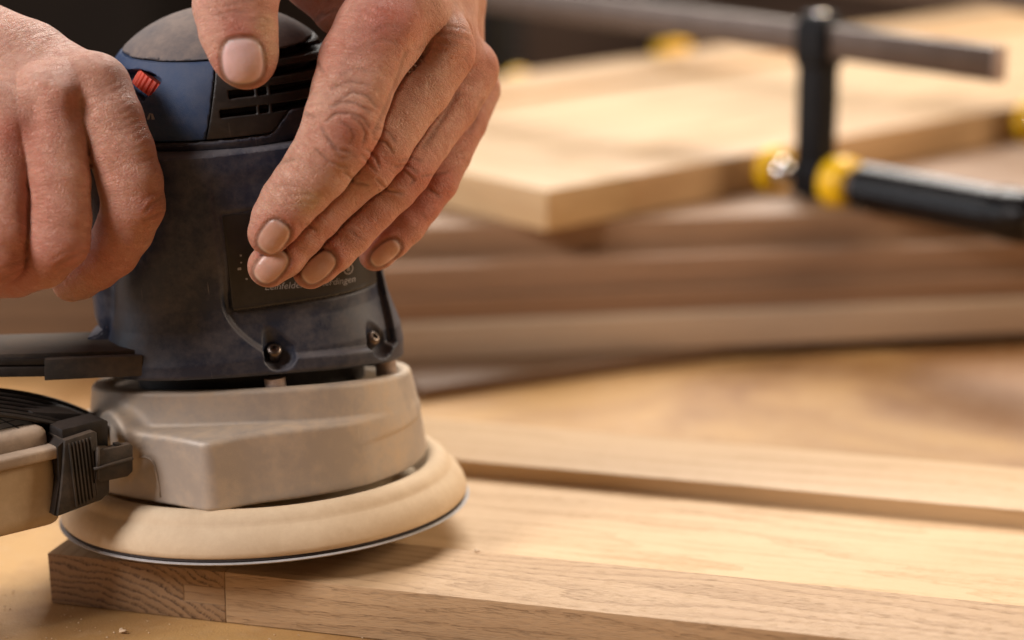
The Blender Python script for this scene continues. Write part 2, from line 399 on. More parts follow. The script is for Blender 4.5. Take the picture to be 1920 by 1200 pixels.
# ---------------------------------------------------------------- sander: implicit shapes in its own frame
BROT = math.radians(18)
BZ = [4.4, 4.7, 5.2, 6.1, 6.7, 7.2, 8.5, 11.4, 12.2, 13.2, 16.0]
BA = [4.42, 4.45, 4.40, 4.14, 4.04, 4.00, 3.88, 3.55, 3.50, 3.45, 3.45]
BB = [3.70, 3.72, 3.70, 3.50, 3.45, 3.45, 3.45, 3.30, 3.28, 3.25, 3.25]
def bodyfloor(p): return 4.27 - 0.036 * p[:, 0] - 0.125 * p[:, 1]
def bxy(p):
    c, s = math.cos(BROT), math.sin(BROT)
    x, y = p[:, 0] - 0.0, p[:, 1] - 0.1
    return x * c + y * s, -x * s + y * c
def f_body0(p):
    x, y = bxy(p); z = p[:, 2]
    a = np.interp(z, BZ, BA)
    d = supell(x, y, a, np.interp(z, BZ, BB), 2.9)
    g = np.sqrt((p[:, 0] / 3.5) ** 2 + ((p[:, 1] - 0.1) / 3.4) ** 2 + ((z - 12.2) / 2.66) ** 2)
    d = smax(d, np.where(z > 11, (g - 1) * 2.66, -1), 0.25)
    return d
def f_body(p):
    z = p[:, 2]
    d = f_body0(p)
    e = boxd(p, (-2.95, 0.5, 8.7), (1.25, 2.6, 3.1), 0.8)               # set-back shoulder on the left
    d = smin(d, e, 0.12)
    return smax(d, bodyfloor(p) - z, 0.12)
# ---------------------------------------------------------------- oak cabinet door in the foreground
OAK_L, OAK_D = (0.62, 0.425, 0.255), (0.36, 0.205, 0.105)
TH = math.radians(-16.3)
DU = np.array([math.cos(TH), math.sin(TH), 0]); DN = np.array([-math.sin(TH), math.cos(TH), 0])
def du(px, py, z=0.0):
    p = pixz(px, py, z); return float(p @ DU), float(p @ DN)
U0 = du(88, 1038)[0]; UJ = du(421, 1072)[0]; N0 = (du(88, 1038)[1] + du(421, 1072)[1]) / 2
N1 = (du(780, 1020)[1] + du(1920, 1136)[1]) / 2; N2 = du(833, 860)[1]; N3 = du(798, 782)[1]
ZB0 = -1.52; PZ = -0.5
door = thing('cabinet_door', 'pale oak frame-and-panel cabinet door lying flat in front, mortise joint at its near left corner', 'cabinet door', (0, 0, 0), rotm('z', TH))
M_rail = wood('oak_rail', (0.51, 0.335, 0.182), (0.28, 0.16, 0.075), pith=(0, N0 - 5.0, 12.0), freq=3.4, ring=0.32, pore=0.42, streak=0.4, wave=0.5, bump=0.8, fine=1.3)
M_back = wood('oak_back_rail', (0.61, 0.41, 0.215), (0.41, 0.245, 0.11), off=(40, 0, 0), pith=(0, N3 + 7, -14.0), freq=1.6, ring=0.32, pore=0.4, streak=0.8)
M_panel = wood('oak_panel', (0.69, 0.475, 0.265), (0.47, 0.295, 0.15), off=(11, 0, 0), pith=(0, N1 + 1.0, -30.0), freq=2.6, ring=0.36, pore=0.5, streak=0.9, wave=0.55, rough=0.58)
M_stile = wood('oak_stile', (0.52, 0.365, 0.22), (0.31, 0.18, 0.10), rot=(0, 0, math.radians(90)), pith=(0, 3, -9), freq=2.2, ring=0.4, pore=0.5, streak=0.5)
M_end = endgrain('oak_end_grain', (0.37, 0.225, 0.115), (0.085, 0.043, 0.02), (0, 0, math.radians(90)), (0, 0, 0), (0, U0 + 0.4, -8.4), 4.4)
M_tenon = wood('oak_tenon', (0.42, 0.265, 0.14), (0.22, 0.125, 0.06), off=(5, 0, 0), pith=(0, N0 - 3, 5), freq=2, ring=0.3, pore=0.6, streak=0.6)
def prism_u(name, pts, n0, n1, mat, parent, bev=0.045, mat2=None):
    """profile in (u,z) run along the door's depth axis n"""
    bm = bmesh.new(); M = Matrix(((1, 0, 0, 0), (0, 0, -1, n1), (0, 1, 0, 0), (0, 0, 0, 1)))
    bm_prism(bm, pts, 0, n1 - n0, bev, M)
    o = flat(from_bm(name, bm, mat, parent, True))
    if mat2:
        o.data.materials.append(mat2)
        for f in o.data.polygons:
            if f.normal.y < -0.6: f.material_index = 1
    return o
TZ0, TZ1, TU = -1.02, -0.50, 1.27
prism_u('stile', [(U0 + 0.06, ZB0), (UJ - 0.003, ZB0), (UJ - 0.003, TZ0), (UJ - TU, TZ0), (UJ - TU, TZ1), (UJ - 0.003, TZ1), (UJ - 0.003, 0), (U0, 0)], N0, N3, M_stile, door, 0.03, M_end)
RL = 56
box('rail', (UJ + RL / 2, (N0 + N1) / 2, ZB0 / 2), (RL / 2 - 0.004, (N1 - N0) / 2, -ZB0 / 2), M_rail, door, 0.05)
box('tenon', (UJ - TU / 2, (N0 + N1) / 2 + .004, (TZ0 + TZ1) / 2), (TU / 2 - 0.012, (N1 - N0) / 2 - 0.006, (TZ1 - TZ0) / 2 - 0.008), M_tenon, door, 0.0)
box('rail', (UJ + RL / 2, (N2 + N3) / 2, ZB0 / 2), (RL / 2 - 0.004, (N3 - N2) / 2, -ZB0 / 2), M_back, door, 0.05)
box('panel', (UJ + RL / 2, (N1 + N2) / 2, PZ - 0.3), (RL / 2 - 0.004, (N2 - N1) / 2 - 0.004, 0.3), M_panel, door, 0.0)

# ---------------------------------------------------------------- workbench
def bench_mat():
    t = NT('worn_bench_board'); p = t.map((100, 100, 100)); a = t.noise(p, 0.085, 5, 0.6, 0.8); b = t.noise(p, 1.3, 6, 0.7); c = t.noise(p, 14, 3, 0.6)
    k = t.mix(t.rng(a, 0.36, 0.62), (0.28, 0.13, 0.04), (0.56, 0.33, 0.12))
    k = t.mix(t.math('MULTIPLY', t.rng(b, 0.5, 0.8), 0.5), k, (0.56, 0.38, 0.21))
    k = t.mix(t.rng(c, 0.55, 0.75, 0, 0.3), k, (0.26, 0.14, 0.07))
    return t.fin(k, 0.6, t.bump(t.math('ADD', b, c), 0.3, 0.0006))
M_bench = bench_mat()
bench = thing('workbench', 'tan dusty workbench top under the oak door and the stack of boards', 'workbench', (0, 0, ZB0))
box('bench_top', (5, 66, -2.0), (105, 54, 1.98), M_bench, bench, 0.1)
for x_ in (-90, 95):
    for y_ in (20, 112): box('leg', (x_, y_, -44), (4, 4, 40), M_stile, bench, 0.3)
M_floor = plain('dark_floor', (0.03, 0.016, 0.008), 0.8, var=0.4, sc=0.02)
fl = setmesh('workshop_floor', [(-1500, -500, -86), (1500, -500, -86), (1500, 3000, -86), (-1500, 3000, -86)], [(0, 1, 2, 3)], M_floor, None, False); tag(fl, kind='structure')
# things standing on the floor behind, far out of focus
M_dk = plain('dark_brown_board', (0.020, 0.011, 0.006), 0.9, var=0.4, sc=0.05); M_dk2 = plain('brown_board', (0.055, 0.028, 0.015), 0.9, var=0.3, sc=0.05)
M_dk3 = plain('black_metal', (0.012, 0.010, 0.008), 0.5, var=0.3, sc=0.1)
# ---------------------------------------------------------------- stack of boards behind
SA = math.radians(9.7); RA = rotm('z', SA)
ST0 = pixz(500, 690, -0.98)
def depth_off(n): return {'second': 0.7, 'third': 1.2, 'top': 2.8}[n]
def plank(name_, label, px, py, z0, thick, length, depth, light, dark, ang=SA, seedx=0, pith=(0, 5, -9)):
    """left front lower corner at pixel px,py and height z0"""
    c = pixz(px, py, z0) if py else ST0 + RA @ np.array([px, depth_off(name_), 0]); c[2] = z0; R_ = rotm('z', ang)
    m = wood(name_ + '_wood', light, dark, off=(seedx, 0, 0), pith=pith, freq=1.2, ring=0.3, pore=0.2, streak=0.8)
    o = box('plank', (length / 2, depth / 2, thick / 2), (length / 2, depth / 2, thick / 2), m, None, 0.06)
    M = Matrix.Identity(4)
    for i in range(3):
        for j in range(3): M[i][j] = float(R_[i][j])
    M.translation = Vector([float(k) * S for k in c]); o.matrix_world = M
    return tag(o, label, 'plank', 'planks stacked under the far cabinet door')
G = (0.50, 0.31, 0.18); GD = (0.26, 0.14, 0.075)
z = -0.98
plank('shade_board', 'dark board added under the left part of the plank stack, standing in for the shade there', 790, 752, ZB0 + 0.01, 0.50, 60, 9, (0.15, 0.085, 0.045), (0.075, 0.042, 0.022), math.radians(27), 51)  # added board, its dark colour stands in for the shadow before the stack
plank('lowest', 'lowest plank of the stack, pale greyish front edge nearest the bench', 500, 690, z, 1.38, 105, 16, (0.48, 0.36, 0.25), (0.33, 0.23, 0.15), seedx=0)
plank('second', 'darker brown plank second from the bottom of the stack', -5, None, z + 1.39, 0.85, 105, 13, (0.28, 0.16, 0.09), (0.15, 0.08, 0.04), SA - 0.004, 13)
plank('third', 'reddish plank third from the bottom of the stack', -3, None, z + 2.25, 1.2, 105, 15, (0.33, 0.20, 0.12), (0.17, 0.095, 0.05), SA + 0.006, 29)
plank('top', 'topmost plank of the stack, directly under the far cabinet door', -7, None, z + 3.46, 1.25, 105, 16, (0.35, 0.215, 0.125), (0.18, 0.10, 0.055), SA - 0.008, 41)
M_sp = wood('spacer_wood', G, GD)
for i, px_ in enumerate((560, 1980)):
    c = pixz(px_, 668 - 0.0475 * (px_ - 500), z) + RA @ np.array([0, 9.0, 0])
    o = box('spacer_batten', (0, 0, (z - ZB0) / 2), (1.2, 6.5, (z - ZB0) / 2 - 0.003), M_sp, None, 0.05)
    M = Matrix.Rotation(SA, 4, 'Z'); M.translation = Vector((c[0] * S, c[1] * S, ZB0 * S)); o.matrix_world = M
    tag(o, ('batten under the left part of the plank stack, behind the sander', 'batten under the right part of the plank stack')[i], 'batten', 'battens under the plank stack')
# ---------------------------------------------------------------- far cabinet door on the stack
BT = 5.40; BTH = 1.64
C0 = pixz(1025, 357, BT); BA_ = math.radians(42.0)
e_r = np.array([math.cos(BA_), math.sin(BA_), 0]); e_l = np.array([-math.sin(BA_), math.cos(BA_), 0])
bk_ = pixz(1120, 118, BT); BW = float((bk_ - C0) @ e_l)
def inv_x(px, py, z=BT): p = pixz(px, py, z) - C0; return float(p @ e_r), float(p @ e_l)
far = thing('cabinet_door', 'blurred pale oak cabinet door on the plank stack, held by the clamps', 'cabinet door', C0, rotm('z', BA_))
FL, FD = (0.57, 0.39, 0.205), (0.38, 0.23, 0.105)
Mf_a = wood('far_door_rail', FL, FD, rot=(0, 0, math.radians(90)), pith=(0, 4, -9), freq=1.0, ring=0.3, pore=0.1, streak=0.7)
Mf_b = wood('far_door_stile', (0.58, 0.38, 0.195), FD, off=(7, 0, 0), pith=(0, 4, -9), freq=1.0, ring=0.35, pore=0.1, streak=0.7)
Mf_c = wood('far_door_panel', (0.62, 0.435, 0.245), (0.40, 0.245, 0.115), off=(17, 0, 0), pith=(0, 4, -12), freq=0.5, ring=0.5, pore=0.1, streak=1.3, wave=1.2)
LN = 70.0; FW = 4.6
box('rail', (FW / 2, BW / 2, -BTH / 2), (FW / 2 - 0.004, BW / 2, BTH / 2), Mf_a, far, 0.06)
box('stile', (FW + (LN - FW) / 2, FW / 2, -BTH / 2), ((LN - FW) / 2, FW / 2, BTH / 2), Mf_b, far, 0.06)
box('stile', (FW + (LN - FW) / 2, BW - FW / 2, -BTH / 2), ((LN - FW) / 2, FW / 2, BTH / 2), Mf_b, far, 0.06)
box('panel', (FW + (LN - FW) / 2, BW / 2, -BTH / 2 - 0.05), ((LN - FW) / 2 - 0.004, BW / 2 - FW - 0.004, BTH / 2 - 0.3), Mf_c, far, 0.0)
# ---------------------------------------------------------------- clamps
M_post = plain('grey_zinc', (0.36, 0.28, 0.24), 0.5, metal=0.2, var=0.2, sc=5)
M_yel = plain('yellow_plastic', (0.95, 0.56, 0.006), 0.35, var=0.06, sc=3)
M_blk = plain('black_painted_iron', (0.005, 0.005, 0.006), 0.5, var=0.3, sc=2, Specular_IOR_Level=0.2)
M_grip = plain('black_rubber_grip', (0.005, 0.004, 0.004), 0.25, var=0.3, sc=2, Specular_IOR_Level=0.3)
M_bar = plain('brushed_steel_bar', (0.13, 0.098, 0.08), 0.32, metal=0.6, var=0.12, sc=1.0)
M_chr = plain('bright_steel', (0.75, 0.72, 0.68), 0.12, metal=1.0, var=0.05)
dd = -e_l                                   # from the board edge toward the camera, to the right
def clamp(label, pad_px, pad_py, rev=False):
    zc = BT - BTH / 2
    p0 = pixz(pad_px, pad_py, zc)
    # snap to the board's front edge
    p0 = C0 + e_r * float((p0 - C0) @ e_r) + (e_l * BW if rev else 0); p0[2] = zc
    sg = -1.0 if rev else 1.0
    t = thing('bar_clamp', label, 'clamp', p0, np.array([sg * dd, sg * e_r, [0, 0, 1]]).T, 'bar clamps holding the far cabinet door')
    # local frame: x = away from the board, y = along the board edge, z = up
    L = lambda n, prof, m, par, c=(0, 0, 0), ax=(1, 0, 0), k=28: lathe(n, prof, m, par, k, axisM(c, ax))
    pad = L('pad', [(0.01, 0.01), (0.55, 0.01), (0.95, 0.05), (1.02, 0.2), (1.0, 0.5), (0.86, 0.62), (0.6, 0.62), (0.5, 0.5), (0.01, 0.5)], M_yel, t)
    L('ball_joint', [(0.01, 0.1), (0.45, 0.2), (0.62, 0.62), (0.52, 1.05), (0.28, 1.22), (0.01, 1.25)], M_chr, pad)
    L('spindle', [(0.01, 0.9), (0.19, 0.9), (0.24, 1.1)] + [(0.24 - 0.03 * (i % 2), 1.1 + 0.12 * i) for i in range(30)] + [(0.22, 5.2), (0.01, 5.2)], M_blk, t)
    XP = 2.55
    # sliding jaw
    bm = bmesh.new()
    bm_box(bm, (XP, 0, 3.1), (0.72, 0.6, 3.75), 0.28, None, 3)
    bm_box(bm, (XP, 0, 5.6), (0.80, 0.74, 0.95), 0.25, None, 3)
    bm_box(bm, (XP, 0, 0.0), (0.80, 0.7, 0.75), 0.3, None, 3)
    jaw = flat(from_bm('sliding_jaw', bm, M_blk, t, True))
    L('rivet', [(0.01, 0.14), (0.25, 0.12), (0.33, 0.0), (0.33, -0.2)], M_chr, jaw, (XP, 0, 6.84), (0, 0, 1), 20)
    if not rev: L('collar', [(0.01, 3.45), (0.6, 3.45), (1.02, 3.53), (1.08, 3.75), (1.08, 4.4), (0.95, 4.62), (0.55, 4.7), (0.01, 4.7)], M_yel, t)
    L('ferrule', [(0.01, 4.6), (0.70, 4.6), (0.74, 4.75), (0.74, 5.1), (0.66, 5.25), (0.01, 5.25)], M_bar, t)
    hp = []
    for i in range(72):
        a = 2 * math.pi * i / 72; r = 0.97 + 0.035 * math.cos(12 * a); hp.append((r * math.cos(a), r * math.sin(a)))
    bm = bmesh.new(); bm_prism(bm, hp, 5.15, 12.0, 0.0, axisM((0, 0, 0), (1, 0, 0)))
    grip = flat(from_bm('handle', bm, M_grip, t, True))
    L('handle_cap', [(0.01, 11.9), (0.9, 11.9), (1.04, 12.05), (1.06, 12.3), (1.04, 13.4), (0.8, 13.8), (0.01, 13.85)], M_grip, grip)
    # bar through the jaw
    if rev: box('bar', (7.0, 0, 5.75), (5.0, 0.34, 0.66), M_bar, t, 0.06); return t
    bar = box('bar', (-15.0, 0, 5.75), (26.6, 0.34, 0.66), M_bar, t, 0.06)
    box('bar_end_cap', (11.62, 0, 5.75), (0.07, 0.36, 0.68), M_post, bar, 0.03)
    fx = -BW
    fj = box('fixed_jaw', (fx - 1.3, 0, 2.9), (0.55, 0.5, 3.6), M_blk, t, 0.25)
    box('fixed_pad', (fx - 0.42, 0, 0.35), (0.40, 1.1, 1.0), M_yel, t, 0.2)
    return t
clamp('nearer bar clamp with black grip and steel bar, on the edge of the far door', 1424, 314)
clamp('farther bar clamp cut off at the right edge, mostly its yellow pad showing', 1893, 222)
clamp('bar clamp on the back edge of the far door, yellow pad beside the knuckles', 925, 158, True)
# ---------------------------------------------------------------- oddments
# curled shavings and scattered dust
M_shav = plain('pale_shaving', (0.66, 0.47, 0.29), 0.6, var=0.2, sc=5)
def shaving(px, py, z0, s, lab):
    c = pixz(px, py, z0); v, f = [], []
    n = 18
    for i in range(n):
        a = i / n * 5.5; r = s * (0.35 + 0.5 * i / n)
        x = r * math.cos(a) * 1.2 + s * 0.8 * i / n; y = r * math.sin(a) * 0.6; zz = 0.02 + s * 0.35 * abs(math.sin(a * 0.9))
        v += [(x, y, zz), (x, y + 0.05, zz + s * 0.35)]
        if i: k = 2 * i; f.append((k - 2, k, k + 1, k - 1))
    o = setmesh('wood_shaving', v, f, M_shav); o.location = [float(q) * S for q in c]
    m = o.modifiers.new('t', 'SOLIDIFY'); m.thickness = 0.00015
    return tag(o, lab, 'wood shaving', 'small curled wood shavings')
shaving(226, 1187, ZB0, 0.14, 'tiny curled shaving on the bench in front of the end grain')
shaving(892, 1036, 0.0, 0.10, 'tiny curled shaving on the front rail of the oak door')
def dust(name, n, gen, size):
    v, f = [], []
    for i in range(n):
        x, y, z = gen(); s = size * random.uniform(0.4, 1.3); a = random.uniform(0, 6.28); k = len(v)
        for j in range(3):
            b_ = a + j * 2.1; v.append((x + s * math.cos(b_), y + s * math.sin(b_) * random.uniform(.4, 1), z + 0.002))
        v.append((x, y, z + s * 0.7)); f += [(k, k + 1, k + 3), (k + 1, k + 2, k + 3), (k + 2, k, k + 3)]
    o = setmesh(name, v, f, M_shav, None, False); tag(o, kind='stuff'); return o
def g_bench():
    x = random.uniform(-18, 4); y = random.uniform(56, 68); return x, y, ZB0
o = dust('sawdust', 900, g_bench, 0.035); o['label'] = 'scattered pale sawdust grains on the bench in front of the door'; o['category'] = 'sawdust'
def g_door():
    u = UJ - 3 + 34 * random.random() ** 2; n = N0 + (N1 - N0) * random.random(); p = DU * u + DN * n; return p[0], p[1], 0.0
o = dust('sawdust', 1100, g_door, 0.013); o['label'] = 'fine sawdust grains on top of the front rail'; o['category'] = 'sawdust'
M_blk2 = wood('brown_block_wood', (0.20, 0.125, 0.075), (0.10, 0.06, 0.035), freq=1.0)
c = pixz(20, 700, ZB0); o = box('wooden_block', (0, 0, 1.9), (11, 3.0, 1.9), M_blk2, None, 0.1)
M = Matrix.Rotation(math.radians(6), 4, 'Z'); M.translation = Vector((c[0] * S, (c[1] + 4) * S, ZB0 * S)); o.matrix_world = M
tag(o, "brown wooden block on the bench behind the sander's handle, at the left edge", 'wood block')
# dark workshop furniture behind, far out of focus
o = box('machine_cabinet', (-120, 330, -36), (75, 30, 50), M_dk, None, 1.0); tag(o, 'dark brown cabinet far behind the sander on the left, strongly blurred', 'cabinet')
o = box('brown_crate', (45, 320, -50), (60, 30, 36), M_dk2, None, 1.0); tag(o, 'brown crate on the floor behind the far cabinet door, strongly blurred', 'crate')
o = box('black_post', (-3, 240, -30), (4, 4, 56), M_dk3, None, 0.5); tag(o, 'black upright post far behind the right hand side knuckles, strongly blurred', 'post')
# ---------------------------------------------------------------- sander
M_navy = plastic('navy_housing_plastic', (0.009, 0.018, 0.044), dust=(0.16, 0.145, 0.145), amt=0.75, rough=0.36, up=0.8, scratch=0.9)
M_blue = plastic('blue_grip_rubber', (0.009, 0.038, 0.110), dust=(0.14, 0.15, 0.18), amt=0.6, rough=0.55, grain=1.3, up=0.3, seed=3)
M_cap = plastic('grey_cap_rubber', (0.045, 0.052, 0.068), dust=(0.24, 0.19, 0.16), amt=0.95, rough=0.6, grain=0.8, up=0.7, seed=5)
M_black = plastic('black_plastic', (0.007, 0.006, 0.006), dust=(0.10, 0.07, 0.05), amt=0.4, rough=0.45, up=0.5, seed=8)
M_blackdusty = plastic('dusty_black_plastic', (0.012, 0.010, 0.008), dust=(0.17, 0.115, 0.075), amt=0.6, rough=0.55, up=0.7, seed=9, grain=1.0)
M_shroud = plastic('cast_aluminium_with_dust', (0.40, 0.345, 0.295), dust=(0.64, 0.49, 0.335), amt=0.95, rough=0.42, metal=0.3, up=0.3, seed=2, grain=0.7, scratch=0.2)
M_pad = plastic('tan_rubber_pad', (0.60, 0.445, 0.28), dust=(0.78, 0.63, 0.44), amt=0.8, rough=0.62, up=0.5, seed=4, scratch=0.05)
M_hook = plain('dark_hook_layer', (0.03, 0.022, 0.02), 0.9, var=0.5, sc=14)
M_disc = plain('grey_abrasive_backing', (0.42, 0.40, 0.39), 0.5, var=0.12, sc=6)
M_label = plastic('label_film', (0.014, 0.013, 0.012), dust=(0.10, 0.085, 0.08), amt=0.25, rough=0.32, up=0.2, seed=6, grain=0.2)
M_print = plain('grey_print', (0.30, 0.29, 0.30), 0.5, var=0.3, sc=30)
M_red = plastic('red_dial_plastic', (0.62, 0.055, 0.025), dust=(0.7, 0.35, 0.25), amt=0.35, rough=0.45, up=0.4, seed=11, scratch=0.0)
M_steel = plain('steel', (0.42, 0.38, 0.34), 0.3, metal=1.0, var=0.25, sc=8)
M_screw = plain('dark_screw_steel', (0.16, 0.13, 0.11), 0.35, metal=1.0, var=0.25, sc=8)

M_box = plastic('tan_translucent_box', (0.44, 0.335, 0.215), dust=(0.62, 0.48, 0.32), amt=0.85, rough=0.4, up=0.4, seed=12, grain=0.4)
M_boxlid = plastic('dusty_box_lid', (0.28, 0.215, 0.16), dust=(0.56, 0.43, 0.31), amt=0.9, rough=0.5, up=0.6, seed=13, grain=0.6)
sander = thing('orbital_sander', 'dusty navy blue orbital sander with grey shroud and tan pad, on the oak door corner', 'power sander', SO, SR)
def hit(px, py, f=f_body):
    t = march(f, px, py, 55, 85, False)
    if t is None: raise ValueError(('hit', px, py))
    return SR.T @ (CAM + ray(px, py) * t - SO)
def nrm(p, f=f_body):
    g = grad(f, p[None])[0]; return g / np.linalg.norm(g)
def b2(p): a, b = bxy(p[None]); return float(a[0]), float(b[0])
ll = hit(428, 500); lr = hit(722, 557); lb = hit(428, 588); lt = hit(425, 402)
XL, XR, ZB, ZT = b2(ll)[0], min(b2(lr)[0], 3.55), lb[2], lt[2]
def label_rect(p, g=0.0):
    x, y = bxy(p)
    q = np.maximum(np.abs(x - (XL + XR) / 2) - (XR - XL) / 2 - g, np.abs(p[:, 2] - (ZB + ZT) / 2) - (ZT - ZB) / 2 - g)
    return np.maximum(q, y + 0.8)
SCREW = [(hit(497, 606), hit(526, 662)), (hit(698, 596), hit(720, 640))]
SCREWC = [hit(518, 659), hit(715, 636)]
VX0 = b2(hit(410, 220))[0]
VENT_Z = [float(hit(470, 208)[2]), float(hit(485, 172)[2]), float(hit(510, 137)[2]), float(hit(520, 104)[2])]
def seam_z(p):
    x, y = bxy(p)
    return 11.42 + 0.62 * sstep(0.55, 1.35, x) * (y < 0) + 0 * x
CAPZ = 13.82
def capz(p): return CAPZ + 0.085 * p[:, 1] - 0.01 * p[:, 0]
dial_poly = [(216, 142), (235, 130), (262, 129), (286, 137), (303, 151), (286, 172), (268, 189), (248, 170), (222, 152)]
dc = hit(262, 158); dn = nrm(dc)
e1 = hit(290, 182) - hit(240, 143); e1 -= dn * (e1 @ dn); e1 /= np.linalg.norm(e1); e2 = np.cross(dn, e1)
DP = [((hit(a, b) - dc) @ e1, (hit(a, b) - dc) @ e2) for a, b in dial_poly]
def f_dialcut(p):
    q = p - dc
    return np.maximum(poly2(q @ e1, q @ e2, DP), np.abs(q @ dn) - 0.55)
def f_low(p):
    d = f_body(p)
    near = p[:, 1] < 0
    d = d + 0.05 * sstep(0.03, -0.03, label_rect(p, 0.05))
    # moulded pillar edge and lower scallop between the screw bosses
    x, y = bxy(p)
    hz_ = p[:, 2] - bodyfloor(p); xb = XL - 0.28 + 0.42 * np.clip(6.9 - p[:, 2], 0, 3) ** 2
    dep_ = 0.06 + 0.16 * sstep(8.0, 6.2, p[:, 2])
    d = d + dep_ * sstep(-0.05, 0.14, x - xb) * sstep(0.42, 0.58, hz_) * sstep(10.6, 10.0, p[:, 2]) * (y < 0) * sstep(3.9, 3.65, x)
    for a, b in SCREW:
        n = nrm(b)
        c = cone(p, a - n * 0.02, b - n * 0.08, 0.16, 0.50)
        d = smax(d, -c, 0.04)
    d = smax(d, p[:, 2] - (seam_z(p) - 0.025), 0.03)
    return d
def f_up(p):
    d = f_body(p); x, y = bxy(p)
    d = smax(d, seam_z(p) + 0.02 - p[:, 2], 0.03)
    d = smax(d, p[:, 2] - (capz(p) - 0.016), 0.03)
    d = np.maximum(d, -f_dialcut(p))
    return d
def xsplit(p):
    x, y = bxy(p); return (VX0 - 0.10 + 0.25 * (p[:, 2] - 12.6)) * np.ones_like(x) - x
def f_blue(p): return smax(f_up(p), -xsplit(p) + 0.012, 0.02)
def f_vent(p):
    x, y = bxy(p)
    d = smax(f_up(p), xsplit(p) + 0.012, 0.02)
    dep = f_body(p)
    for i, z in enumerate(VENT_Z):
        x0 = VX0 + 0.05 + 0.30 * (i > 0) + 0.1 * (i > 1)
        s = np.maximum(np.maximum(np.abs(p[:, 2] - z) - 0.115, x0 - x), x - 3.2); s = np.maximum(s, -dep - 0.55); s = np.maximum(s, y)
        for xr in (VX0 + 1.12, VX0 + 1.48): s = np.maximum(s, np.minimum(0.05 - np.abs(x - xr), dep + 0.12 + 0 * x + 0.0) )
        d = smax(d, -s, 0.02)
    return d
def f_cap(p): return smax(f_body(p) + 0.0, capz(p) + 0.012 - p[:, 2], 0.05)
v, q = solid(f_low, (-4.9, -4.9, 4.2), (5.1, 4.9, 12.4), 0.10, 1); setmesh('lower_housing', v, q, M_navy, sander)
v, q = solid(f_blue, (-4.5, -4.2, 11.1), (1.6, 4.2, 14.2), 0.09, 1); setmesh('grip_cover', v, q, M_blue, sander)
v, q = solid(f_vent, (-1.5, -4.3, 11.1), (4.3, 4.3, 14.2), 0.07, 1); setmesh('vent_housing', v, q, M_black, sander)
v, q = solid(f_cap, (-3.8, -3.8, 13.2), (3.8, 3.8, 15.8), 0.09, 1); setmesh('top_cap', v, q, M_cap, sander)
def f_lab(p):
    b = f_body0(p); return np.maximum(np.maximum(b + 0.095, -(b + 0.32)), label_rect(p, -0.01))
v, q = solid(f_lab, (-2.0, -4.7, ZB - .4), (4.6, 1, ZT + .4), 0.08, 1); labm = setmesh('label_plate', v, q, M_label, sander)
# printed line and marks on the label, wrapped onto its surface
def stamp(name, pts2, faces, mat, parent, origin, f=f_body0, off=0.090):
    """2-D outline (u along the face, v up, cm) laid on the body surface as a thin printed film"""
    out = []
    cs, sn = math.cos(BROT), math.sin(BROT)
    for u, vv in pts2:
        o = origin + np.array([cs, sn, 0]) * u + np.array([0, 0, 1]) * vv
        dirn = np.array([sn, -cs, 0]); s = o + dirn * 1.5
        for _ in range(60): s = s - dirn * (f(s[None])[0] + off)
        out.append(s)
    return setmesh(name, np.array(out), faces, mat, parent, False)
def text_mesh(s, size, shear=0.0):
    c = bpy.data.curves.new('t', 'FONT'); c.body = s; c.size = size; c.shear = shear; c.resolution_u = 2
    o = bpy.data.objects.new('t', c); COL.objects.link(o); bpy.context.view_layer.update()
    me = bpy.data.meshes.new_from_object(o.evaluated_get(bpy.context.evaluated_depsgraph_get()))
    pts = [(vv.co.x, vv.co.y) for vv in me.vertices]; fs = [tuple(pp.vertices) for pp in me.polygons]
    bpy.data.objects.remove(o); bpy.data.curves.remove(c); bpy.data.meshes.remove(me); return pts, fs
tl = hit(497, 545); pts, fs = text_mesh('Leinfelden-Echterdingen', 0.27, 0.25); pts = [(a * 1.05, b - 0.085 * a) for a, b in pts]
stamp('label_lettering', pts, fs, M_print, labm, tl)
for (cx_, cy_, r0, r1, nm) in ((655, 505, .13, .17, 'label_symbol'),):
    o_ = hit(cx_, cy_)
    P_, F_ = [], []
    for k in range(24):
        a = 2 * math.pi * k / 24; P_ += [(r0 * math.cos(a), r0 * math.sin(a)), (r1 * math.cos(a), r1 * math.sin(a))]
        F_.append((2 * k, 2 * k + 1, (2 * k + 3) % 48, (2 * k + 2) % 48))
    P_ += [(-.05, -.07), (.05, -.07), (.05, .07), (-.05, .07)]; F_.append((48, 49, 50, 51))
    stamp(nm, P_, F_, M_print, labm, o_)
for (a, b, wd, hh_) in ((447, 508, .10, .07), (451, 482, .06, .05), (462, 526, .06, .05), (452, 495, .05, .04)):
    stamp('label_mark', [(0, 0), (wd, 0), (wd, hh_), (0, hh_)], [(0, 1, 2, 3)], M_print, labm, hit(a, b))
stamp('position_mark', [(0, 0), (.06, 0), (.12, .18), (.08, .18)], [(0, 1, 2, 3)], M_print, sander, hit(275, 224), f_body, -0.004)
stamp('position_mark', [(.12, 0), (.20, 0), (.16, .16), (.12, .17)], [(0, 1, 2, 3)], M_print, sander, hit(275, 224), f_body, -0.004)
